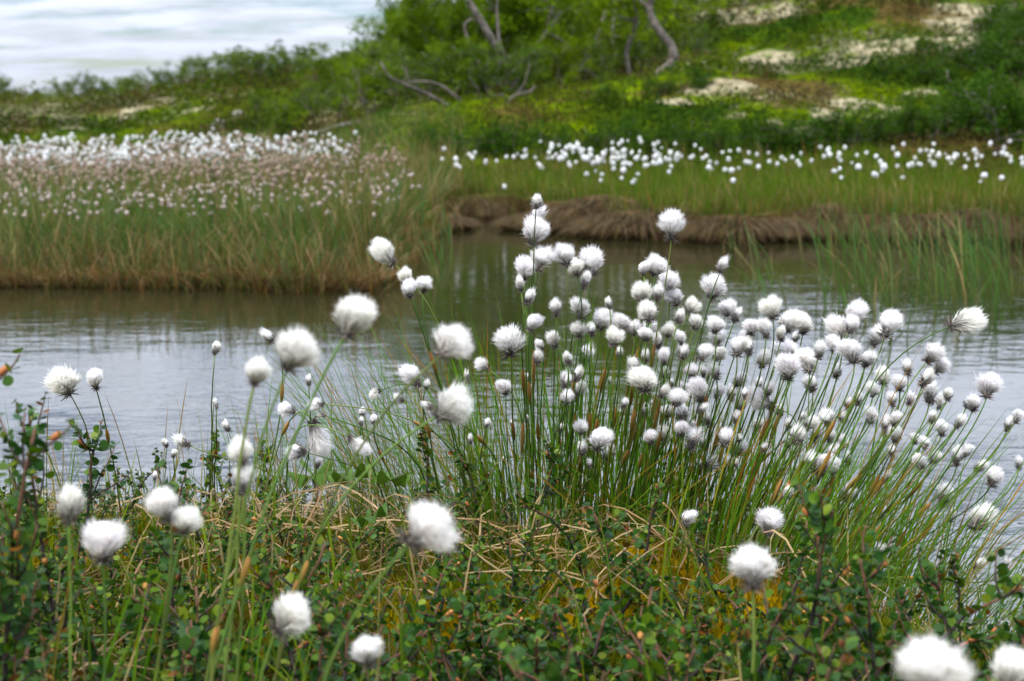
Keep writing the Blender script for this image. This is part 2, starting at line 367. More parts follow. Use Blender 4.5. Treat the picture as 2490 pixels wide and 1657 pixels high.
# short fallen straw along the fen's edge
n = 2600; a_ = rng.uniform(-.44, -.05, n); y = np.interp(a_, A_FAR, Y_FAR)+rng.exponential(.10, n)-.02; x = a_*y
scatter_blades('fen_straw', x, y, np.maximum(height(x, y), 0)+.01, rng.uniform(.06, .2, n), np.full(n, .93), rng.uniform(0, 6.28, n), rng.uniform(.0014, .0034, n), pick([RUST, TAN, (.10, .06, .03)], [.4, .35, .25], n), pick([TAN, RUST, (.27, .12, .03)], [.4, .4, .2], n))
# green grass flat behind the cut bank
nt = 2700; ty_ = 6.9+2.7*rng.random(nt)**1.2; tx = rng.uniform(-.06, .5, nt)*ty_
k = ty_ > y_far(tx, ty_)+.08; tx, ty_ = tx[k], ty_[k]; nt = len(tx)
i, x, y, n = tufts(nt, 16, ty_, tx, .05); yf = y_far(x, y); z = np.maximum(height(x, y), 0)
f = fbm(tx*1.1, ty_*1.1, 83, 3)[i]; tp = np.clip((rng.random(nt)[i]-.5)*.5+.06+.5*np.exp(-np.maximum(y-yf, 0)/.22)+.8*(f-.52)+.25*sstep(8.6, 9.6, y), .02, .92)
c1 = np.where((rng.random(n) < tp)[:, None], pick([TAN, (.17, .125, .055), (.24, .13, .05)], [.4, .4, .2], n), pick([(.085, .135, .022), (.065, .115, .018), (.12, .15, .026)], [.5, .35, .15], n))
c0 = pick([(.05, .08, .015), (.09, .085, .025)], [.6, .4], n)
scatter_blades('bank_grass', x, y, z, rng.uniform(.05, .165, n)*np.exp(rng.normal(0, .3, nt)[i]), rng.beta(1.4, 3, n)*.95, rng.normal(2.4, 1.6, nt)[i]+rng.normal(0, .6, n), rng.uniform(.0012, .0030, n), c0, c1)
# reeds and sedges standing in the water
n = 640; ca = np.concatenate([rng.normal(.30, .055, 60), rng.uniform(-.1, -.045, 26), rng.uniform(.17, .38, 14)]); cy = np.concatenate([rng.uniform(4.3, 6.9, 60), rng.uniform(5.3, 7.6, 26), rng.uniform(4.6, 6.6, 14)])
i = rng.integers(0, 100, n); x = ca[i]*cy[i]+rng.normal(0, .05, n); y = cy[i]+rng.normal(0, .06, n)
L = rng.uniform(.12, .38, n)*np.where(ca[i] < 0, .8, 1)
scatter_blades('water_sedge', x, y, np.full(n, -.03), L, rng.beta(1.3, 2.6, n)*.95, rng.normal(3.0, 1.0, n), rng.uniform(.0016, .0036, n), pick([G2, (.10, .08, .03)], [.7, .3], n), pick([(.075, .15, .04), BLUEG, TAN], [.5, .35, .15], n), .7, 5)

# ------------------------------------------------------------------ brown overhanging tussocks on the cut bank
def make_tussock(seed):
    r = np.random.default_rng(seed); root = empty('sedge_tussock', (0, 0, 0))
    V, Q, T = sphere(18, 10); V = V*np.array((.30, .17, .13))*(1+.25*(vnoise(V[:, :1]*3+seed, V[:, 1:2]*3+V[:, 2:]*2, seed)-.5)*2); V[:, 2] += .03
    add('root_mound', mesh('root_mound', V, Q, T, np.broadcast_to((.045, .028, .015), V.shape), True, M_GROUND), root)
    n = 2600; ph = r.uniform(0, 2*math.pi, n); rr = np.sqrt(r.random(n))
    ox, oy = .29*rr*np.cos(ph), .16*rr*np.sin(ph); oz = .16*np.sqrt(np.clip(1-rr**2*.9, 0, 1))+.01
    az = np.where(oy < .08, np.arctan2(oy*1.6-.05, ox*1.2)+r.normal(0, .25, n), r.uniform(0, 6.28, n)); reach = r.uniform(.05, .16, n)*(.4+rr); drop = (r.uniform(.03, .2, n))*rr
    t = np.linspace(0, 1, 5)[None]
    P = np.stack([ox[:, None]+reach[:, None]*np.cos(az)[:, None]*t, oy[:, None]+reach[:, None]*np.sin(az)[:, None]*t, oz[:, None]+.05*np.sin(t*2.2)*(1-rr[:, None]*.3)-drop[:, None]*t*t], -1)
    P[..., 2] = np.maximum(P[..., 2], r.uniform(-.03, .06, (n, 1)))
    th = r.uniform(0, 3.14, n); S = np.stack([np.cos(th), .4*np.sin(th), np.zeros(n)], -1)
    cc = np.asarray([(.23, .165, .095), (.15, .10, .056), (.07, .046, .027), (.13, .135, .045)])[r.choice(4, n, p=[.34, .32, .24, .1])]*r.uniform(.6, 1.3, (n, 1))*(.38+.75*vnoise(ox*22, oy*10, 5))[:, None]
    R = ribbons(P, np.full((n, 5), .0016)*np.array([1, 1, 1, .8, .2]), S, cc[:, None]*np.linspace(.85, 1.1, 5)[None, :, None])
    mb = MB(); put(mb, R); add('withered_blades', mb.build('withered_blades', M_BLADE), root)
    return root
TUS = [make_tussock(s) for s in (1, 2, 3)]
spots = [(-.052, 1), (-.028, 1.05), (-.004, .95), (.02, .9), (.045, 1.1), (.066, 1.3), (.09, 1.3), (.113, 1.15), (.137, 1.0), (.158, 1.1), (.181, 1.25), (.205, 1.1), (.228, 1.2), (.252, 1.1), (.276, 1.2), (.30, 1.0), (.325, 1.15), (.35, 1.1)]
for i, (a, s) in enumerate(spots):
    o = TUS[i] if i < 3 else copy_tree(TUS[i % 3])
    yy = float(np.interp(a, A_FAR, Y_FAR))
    yy = float(y_far(np.array([a*yy]), np.array([yy]))[0])+.10+.08*(rng.random()-.5)
    s *= .72; o.location = (a*yy, yy+.05+rng.normal(0, .045), .012); o.rotation_euler = (0, 0, rng.normal(0, .2)); o.scale = (s*rng.uniform(.7, 1.15), s, s*rng.uniform(.5, 1.0))
    lab = 'brown withered sedge tussock drooping over the dark edge of the far cut bank'
    if a < -.01: lab = 'brown sedge tussock overhanging the shaded end of the narrow inlet'
    elif a in (.066, .09): lab = 'big domed straw brown tussock bulging over the bank behind the lone high cotton head'
    tag(o, lab, 'tussock', 'withered tussocks along the far cut bank')

# ------------------------------------------------------------------ cotton grass far off
SV, SQ, ST = sphere(8, 6)
def fluff_field(x, y, z, r, col, squash=None):
    n = len(x); V = SV[None]*(1+.5*(rng.random((n, len(SV), 1))-.5))*r[:, None, None]*np.stack([np.ones(n), np.ones(n), np.ones(n) if squash is None else squash], -1)[:, None]
    V = V+np.stack([x, y, z], -1)[:, None]; Q, T = tile(SV, SQ, ST, n)
    return V, Q, T, np.repeat(col, len(SV), 0)
def cotton_field():
    mb = MB()
    # white heads at the back of the fen, faded pinkish-buff ones nearer, and the rest of the band on the far bank
    n = 1900; x = rng.uniform(-.46, -.05, n); y = rng.uniform(9.0, 11.6, n); x = x*y; k = fbm(x*.9, y*.9, 91, 2)+.25*(x/y < -.2)+.1*(abs(x/y+.16) < .05) > .47; x, y = x[k], y[k]; k = (height(x, y) < .2) & (rng.random(len(x)) < np.clip((-x/y-.04)/.2, .08, .95)); x, y = x[k], y[k]
    sets = [(x, y, rng.uniform(.008, .0155, len(x)), (.74, .74, .72), .24)]
    n = 4300; a = rng.uniform(-.46, -.07, n); y = 6.6+4.4*rng.random(n)**.9; x = a*y; k = (rng.random(n) < (sstep(6.2, 9.0, y-1.2*(a+.3))+.12)*np.clip((-a-.04)/.12, .12, 1)) & (y > y_far(x, y)+.4) & (height(x, y) < .2); x, y = x[k], y[k]
    sets.append((x, y, rng.uniform(.006, .013, len(x)), (.40, .31, .245), .22))
    n = 420; a = rng.uniform(-.42, -.06, n); y = rng.uniform(5.7, 7.2, n); x = a*y; k = y > y_far(x, y)+.25; x, y = x[k], y[k]
    sets.append((x, y, rng.uniform(.005, .010, len(x)), (.52, .44, .39), .2))
    n = 225; a = np.where(rng.random(n) < .35, rng.normal(.07, .03, n), rng.uniform(-.06, .42, n)); y = rng.uniform(8.3, 9.3, n); x = a*y
    sets.append((x, y, rng.uniform(.008, .015, n), (.74, .74, .72), .22))
    for x, y, r, c, h in sets:
        n = len(x); z = height(x, y)+h*rng.uniform(.75, 1.2, n)
        mb.add(*fluff_field(x, y, z, r, np.asarray(c)*rng.uniform(.8, 1.1, (n, 1)), rng.uniform(.9, 1.3, n)))
        g = height(x, y); H = z-g
        put(mb, blades(x, y, g, H, np.full(n, .05), rng.uniform(0, 6, n), np.full(n, .0011), pick([G2], [1.], n), pick([G1], [1.], n)))
    tag(add('cotton_grass_field', mb.build('cotton_grass_field', M_COTTON)), kind='stuff')
cotton_field()
def far_cotton(seed):
    r = np.random.default_rng(seed); mb = MB()
    V, Q, T = sphere(14, 10); V = V*(1+.35*(r.random((len(V), 1))-.5)); V = V*np.array((.0185, .0185, .019))
    P = bez(np.zeros(3), np.array((0, 0, .1)), np.array((r.normal(0, .01), 0, .18)), np.array((r.normal(0, .025), r.normal(0, .02), .22)), 6)
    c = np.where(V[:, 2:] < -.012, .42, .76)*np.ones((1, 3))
    mb.add(V+P[-1]+np.array((0, 0, .012)), Q, T, c); mb.add(*tube(P, .0011, 4, (.07, .11, .025)))
    return mb.build('cotton_grass_plant', M_COTTON)
FC = [far_cotton(s) for s in range(5)]
# individual plants in the band on the far bank, nearest first: (bearing, distance)
band = []
for i in range(56):
    if i < 29: a, yy = rng.normal(.08, .035), rng.uniform(7.55, 8.9)
    else: a, yy = rng.uniform(.13, .40), rng.uniform(7.3, 9.1)
    band.append((max(a, .02), yy))
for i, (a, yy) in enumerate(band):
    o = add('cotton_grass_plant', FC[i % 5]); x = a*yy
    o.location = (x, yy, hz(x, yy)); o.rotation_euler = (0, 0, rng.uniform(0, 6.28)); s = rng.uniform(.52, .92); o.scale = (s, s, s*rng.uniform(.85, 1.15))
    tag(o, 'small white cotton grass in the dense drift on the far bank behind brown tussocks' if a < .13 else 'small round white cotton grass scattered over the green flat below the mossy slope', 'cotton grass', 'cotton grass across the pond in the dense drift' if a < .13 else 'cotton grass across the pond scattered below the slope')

# ------------------------------------------------------------------ heath cover on the hill
def heath():
    mb = MB(); n = 40000
    y = np.exp(rng.uniform(math.log(9.2), math.log(34), n)); a = rng.uniform(-.44, .50, n); x = a*y
    k = (y > np.where(a < -.07, 11.2, 9.15)) & (rng.random(n) > lichen(x, y)*.97); x, y = x[k], y[k]; n = len(x)
    base = hill_tint(x, y); big = rng.random(n) < .6*sstep(.44, .58, fbm(x*.9, y*.9, 101, 3))+.06
    m = 9; R = np.where(big, .13, .07)*np.clip(y/14, .7, 2.2)
    o = rng.normal(0, 1, (n, m, 3))*R[:, None, None]*np.array((.6, .6, .35)); cx = np.stack([x, y, height(x, y)+R*.45], -1)[:, None]+o
    s = (R*.16)[:, None, None]*rng.uniform(.6, 1.4, (n, m, 1)); nn = unit(rng.normal(0, 1, (n, m, 3))+np.array((0, 0, .8))); e1 = unit(np.cross(nn, rng.normal(0, 1, (n, m, 3)))); e2 = np.cross(nn, e1)
    V = np.stack([cx-e1*s, cx-e2*s*.6, cx+e1*s, cx+e2*s*.6], 2).reshape(-1, 3)
    c = base[:, None]*np.where(big, .75, 1.)[:, None, None]*rng.uniform(.7, 1.35, (n, m, 1)); c = np.repeat(c.reshape(-1, 3), 4, 0)
    mb.add(V, np.arange(len(V)).reshape(-1, 4), None, c)
    tag(add('heath_cover', mb.build('heath_cover', M_COVER, False)), kind='stuff')
heath()

# ------------------------------------------------------------------ birch trees and bushes on the hill
def leaf_cloud(mb, C_, R, per, size, col, r):
    n = len(C_)*per; c = np.repeat(C_, per, 0)+r.normal(0, 1, (n, 3))*np.repeat(R, per)[:, None]*np.array((.55, .55, .45))
    nn = unit(r.normal(0, 1, (n, 3))+np.array((0, 0, .5))); e1 = unit(np.cross(nn, r.normal(0, 1, (n, 3)))); e2 = np.cross(nn, e1); s = size*r.uniform(.6, 1.3, (n, 1))
    V = np.stack([c-e1*s, c-e2*s*.7, c+e1*s, c+e2*s*.7], 1).reshape(-1, 3)
    k = np.asarray(col)*np.repeat(r.uniform(.48, 1.5, (len(C_), 1)), per, 0)*r.uniform(.8, 1.2, (n, 1))
    mb.add(V, np.arange(len(V)).reshape(-1, 4), None, np.repeat(k, 4, 0))
def crook(p, q, r, k=.1, n=7):
    P = np.linspace(p, q, n); L = np.linalg.norm(np.asarray(q)-np.asarray(p))
    w = r.normal(0, k*L*.4, (n, 3)); w[0] = 0; w[-1] = 0; return P+w
BARK = np.array((.23, .195, .165))
def make_tree(name, seed, H, spread, trunks, nclust, per, lsize, col, low=.25, bark=BARK, r0=.05, clr=.17):
    r = np.random.default_rng(seed); root = empty(name, (0, 0, 0)); cl = []; mc = MB()
    for t in range(trunks):
        top = np.array((r.normal(0, spread*.5), r.normal(0, spread*.45), H*r.uniform(.75, 1.)))
        P = crook(np.array((r.normal(0, .08), r.normal(0, .08), -.08)), top, r, .14, 9); rad = np.linspace(r0, r0*.22, 9)
        mb = MB(); mb.add(*tube(P, rad, 7, BARK*0+bark*r.uniform(.8, 1.15, (9, 1))))
        for b in range(int(7+H*2)):
            i = r.integers(2, 9); d = unit(np.array((r.normal(), r.normal(), .35+r.normal(0, .4)))); ln = spread*r.uniform(.35, .95)*(1.15-.6*i/9)
            q = P[i]+d*ln; B = crook(P[i], q, r, .12, 5); mb.add(*tube(B, np.linspace(rad[i]*.5, .005, 5), 5, bark*.8))
            for s in (.45, .7, .9, 1.0, 1.1): cl.append(P[i]+(q-P[i])*s+r.normal(0, .09, 3)*spread)
        cl += list(P[4:]+r.normal(0, .1, (5, 3)))
        add('trunk', mb.build('trunk', M_BARK), root)
    cl = np.array(cl); cl = cl[r.integers(0, len(cl), nclust)]+r.normal(0, .07*spread, (nclust, 3)); cl = cl[cl[:, 2] > low*.3]
    leaf_cloud(mc, cl, np.full(len(cl), clr)*r.uniform(.6, 1.4, len(cl)), per, lsize, col, r)
    add('crown', mc.build('crown', M_CROWN, False), root)
    return root
LG, LG2 = (.10, .150, .022), (.075, .115, .024)
T_BIRCH = [make_tree('birch_tree', 20+s, 2.9, 1.25, 3, 420, 34, .026, LG, clr=.12) for s in range(3)]
T_BUSH = [make_tree('willow_bush', 30+s, 1.15, .85, 4, 190, 32, .020, LG2 if s else LG, .1, BARK*.7, .025, .095) for s in range(3)]
T_FAR = [make_tree('hillside_bush', 40+s, 1.9, 1.5, 4, 190, 26, .045, (.072, .105, .024), .1, BARK*.7, .035, .17) for s in range(2)]
T_LOW = [make_tree('juniper_bush', 50+s, .42, .6, 5, 190, 26, .016, (.034, .066, .012), 0, BARK*.5, .012, .075) for s in range(2)]
_used = set()
def plant(pool, i, u, v, y, s, label, cat, group, rz=None, sz=1.):
    src = pool[i % len(pool)]; o = src if src.name not in _used else copy_tree(src); _used.add(src.name)
    p = at(u, v, y); z = hz(p[0], y)
    o.location = (p[0], y, z-.03); o.rotation_euler = (0, 0, rng.uniform(0, 6.28) if rz is None else rz); o.scale = (s, s, s*sz); tag(o, label, cat, group); return o
# thicket of mountain birch: u, distance, scale
for i, (u, y, s) in enumerate([(995, 15.2, .40), (1080, 14.2, .46), (1165, 15.5, .58), (1250, 14.4, .6), (1330, 16.2, .6), (1420, 15.0, .55), (1500, 17.0, .6), (1590, 17.5, .5), (1690, 19.5, .42), (1800, 21.5, .36), (1030, 17.5, .46), (1215, 18, .6), (1390, 18.5, .6)]):
    lab = ['twiggy mountain birch at the open end of the thicket beside the sky', 'mountain birch with a dense crown in the middle of the hillside thicket', 'thin mountain birch at the uphill edge of the thicket among lichen patches'][0 if i in (0, 10) else 2 if i in (8, 9) else 1]
    plant(T_BIRCH, i, u, 250, y, s, lab, 'tree', 'mountain birches of the hillside thicket')
for i, (u, y, s) in enumerate([(690, 14.2, 0.23), (760, 14.8, 0.32), (835, 14, 0.32), (905, 13.2, 0.42), (960, 13.6, 0.49), (1030, 12.9, 0.41), (1110, 12.8, 0.43), (1190, 12.7, 0.38), (1275, 12.9, 0.41), (1360, 13.6, 0.41), (1450, 13.9, 0.38), (1530, 15, 0.38), (800, 16.5, 0.43), (880, 16.5, 0.45), (1620, 15.8, 0.30), (1000, 14.6, .62), (1090, 15.0, .7), (1180, 14.6, .66), (1290, 15.2, .7), (1400, 15.6, .7), (1490, 16.0, .6), (930, 15.4, .6), (1700, 16.5, 0.30), (640, 15.5, 0.22)]):
    lab = ['green willow bush on the slope below the birch thicket', 'rounded green bush spreading from the thicket toward the grey boulder'][0 if u > 930 else 1]
    plant(T_BUSH, i, u, 300, y, s, lab, 'bush', 'green bushes at the foot of the thicket' if u > 930 else 'green bushes between boulder and thicket')
for i, (u, y, s) in enumerate([(155, 36, 0.25), (215, 35, 0.30), (275, 34, 0.27), (330, 33, 0.30), (395, 32, 0.25), (450, 31, 0.22), (520, 29, 0.24), (585, 28, 0.30), (640, 27, 0.27), (700, 27, 0.25), (745, 26, 0.24), (290, 26, 0.16), (360, 24, 0.14), (240, 25, 0.13), (480, 35, 0.39), (560, 36, 0.37), (720, 34, 0.39), (-5, 40, 0.31), (620, 34, 0.37), (320, 29, 0.20)]):
    lab = ['dark green bush on the low ridge against the sky', 'grey green bush on the slope in front of the ridge bushes', 'single dark bush at the picture edge on the bare ridge'][2 if u < 0 else 1 if i in (11, 12, 13, 19) else 0]
    plant(T_FAR, i, u, 200, y, s, lab, 'bush', 'far bushes: ' + ('ridge line' if lab.startswith('dark') else 'slope'))
lows = [(2480, 9.90, 0.76), (2420, 10.30, 0.71), (2360, 10.70, 0.71), (2470, 12.40, 0.81), (2400, 13.00, 0.76), (2330, 12.70, 0.56), (2490, 14.20, 0.81), (2440, 15.20, 0.76), (2380, 15.00, 0.51), (2290, 10.40, 0.51), (2220, 10.20, 0.48), (2130, 10.10, 0.48), (2040, 10.10, 0.45), (1940, 10.00, 0.48), (1840, 9.90, 0.48), (1740, 9.80, 0.45), (1640, 9.80, 0.48), (1540, 9.80, 0.48), (1440, 9.80, 0.45), (1340, 9.80, 0.48), (1240, 9.90, 0.45), (1150, 10.00, 0.42), (2240, 13.60, 0.42), (2150, 12.80, 0.35), (470, 12.60, 0.29), (1060, 10.30, 0.42), (1700, 12.30, 0.35), (1600, 12.20, 0.34), (1480, 12.00, 0.35), (2260, 12.30, 0.48)]
for i, (u, y, s) in enumerate(lows):
    e = u > 2250 and y > 9.8
    lab = 'dark juniper bush on the steep slope at the picture edge below bare lichen' if e else 'dark low cushion shrub beside the tan path on the fen edge' if u == 470 else 'low dark green shrub at the foot of the slope behind the cotton grass'
    plant(T_LOW, i, u, 350, y, s, lab, 'shrub', 'dark shrubs on the steep slope' if e else 'low shrubs along the foot of the slope')
# crooked grey trunks that show in the thicket, traced at their own distance
def trunk_tree(pts, y, r0, r1, label, limbs=(), col=BARK*.62):
    P = np.array([at(u, v, y+dy) for u, v, dy in pts]); g = hz(P[0, 0], P[0, 1]); P[0, 2] = min(P[0, 2], g); n = 4
    t = np.linspace(0, len(P)-1, (len(P)-1)*n+1); Q = np.stack([np.interp(t, np.arange(len(P)), P[:, k]) for k in range(3)], -1)
    Q[1:-1] = (Q[:-2]+2*Q[1:-1]+Q[2:])/4; Q[1:-1] = (Q[:-2]+2*Q[1:-1]+Q[2:])/4
    root = empty('crooked_birch', P[0]); Q0 = Q-P[0]; r = np.random.default_rng(int(pts[0][0]))
    rad = np.linspace(r0, r1, len(Q))*(1+.14*r.normal(size=len(Q))*.5)
    mb = MB(); mb.add(*tube(Q0, rad, 9, np.clip(col*r.uniform(.7, 1.25, (len(Q), 1)), 0, 1))); add('trunk', mb.build('trunk', M_BARK), root)
    ends = [Q0[-1]]
    for lp in limbs:
        B = np.array([at(u, v, y+dy) for u, v, dy in lp])-P[0]; mb = MB(); mb.add(*tube(B, np.linspace(r1*.9, r1*.3, len(B)), 6, col*.9)); add('limb', mb.build('limb', M_BARK), root); ends.append(B[-1])
    return root, ends, label
def crowned(a, cat='tree', crown=True):
    root, ends, label = a; tag(root, label, cat)
    if crown:
        r = np.random.default_rng(5); c = np.concatenate([e+r.normal(0, .22, (20, 3)) for e in ends]); mc = MB(); leaf_cloud(mc, c, np.full(len(c), .15), 22, .026, LG, r); add('crown', mc.build('crown', M_CROWN, False), root)
crowned(trunk_tree([(1270, 190, 0), (1225, 135, 0), (1205, 115, -.05), (1180, 70, -.1), (1160, 35, -.1), (1135, 0, -.1), (1115, -60, 0), (1110, -160, 0)], 13.2, .042, .022, 'leaning crooked birch whose pale trunk rises diagonally out of the thicket', [[(1222, 130, 0), (1212, 90, .05), (1208, 20, .1), (1215, -70, .1)]]))
crowned(trunk_tree([(1605, 200, 0), (1598, 180, 0), (1625, 165, 0), (1640, 140, 0), (1632, 110, 0), (1605, 80, 0), (1582, 40, 0), (1578, 15, 0), (1600, -40, 0), (1590, -150, 0)], 13.6, .05, .026, 'birch with a thick trunk bent in an S shape beside the mossy slope', [[(1580, 20, 0), (1555, 0, .05), (1530, -60, .1)]], BARK*.62))
crowned(trunk_tree([(1535, 170, 0), (1520, 130, .1), (1540, 80, .1), (1550, 30, .1), (1530, -30, .1)], 14.0, .026, .015, 'dark thin birch stem curving up just beside the S shaped trunk', [[(1545, 50, .1), (1510, 45, .1), (1485, 30, .1), (1500, -10, .1)]], BARK*.5))
crowned(trunk_tree([(1185, 235, 0), (1160, 150, 0), (1145, 115, 0), (1125, 60, 0), (1150, 45, 0)], 12.9, .02, .009, 'thin grey dead stem standing beside the leaning birch trunk', (), BARK*.5), 'dead stem', False)
crowned(trunk_tree([(1100, 265, 0), (1045, 232, -.1), (990, 208, -.2), (945, 190, -.3), (925, 150, -.3)], 12.3, .02, .008, 'long fallen dead branch sloping down through the bushes', [[(1030, 226, -.1), (1000, 195, -.2), (975, 160, -.2)]], BARK*.38), 'dead branch', False)
crowned(trunk_tree([(1120, 235, 0), (1080, 210, 0), (1040, 198, 0), (985, 200, 0)], 12.5, .017, .008, 'short arched dead branch above the long fallen one', (), BARK*.38), 'dead branch', False)
crowned(trunk_tree([(880, 290, 0), (830, 305, -.1), (780, 322, -.2), (750, 325, -.25)], 12.7, .03, .008, 'dark bare branch lying low under the bushes near the boulder', (), BARK*.45), 'dead branch', False)
crowned(trunk_tree([(1245, 270, 0), (1235, 250, 0), (1250, 232, 0), (1290, 225, 0), (1300, 210, 0)], 12.4, .022, .010, 'tangle of grey crooked roots and stems under the leaning birch', [[(1236, 250, 0), (1220, 230, 0), (1150, 240, 0)], [(1250, 235, 0), (1275, 205, 0), (1290, 150, 0)]], BARK*.45), 'dead branch', False)
# boulder
def boulder(u, v, y, rx, rz_, label):
    p = at(u, v, y); V, Q, T = sphere(20, 14); n = fbm(V[:, 0]*1.7+u, V[:, 1]*1.7+V[:, 2]*2.1, 7, 3)[:, None]
    V = V*(1+.8*(n-.5))*np.array((rx, rx*.7, rz_)); c = mixc((.085, .083, .092), (.17, .165, .14), sstep(.45, .62, fbm(V[:, 0]*4, V[:, 2]*5, 15, 3)))
    o = add('boulder', mesh('boulder', V, Q, T, c, True, M_ROCK)); o.location = (p[0], y, hz(p[0], y)+rz_*.25); tag(o, label, 'boulder')
boulder(540, 287, 15.0, .12, .10, 'grey boulder half buried in the green slope'); boulder(580, 280, 15.6, .08, .06, 'smaller pale boulder spotted with lichen beside the grey one')

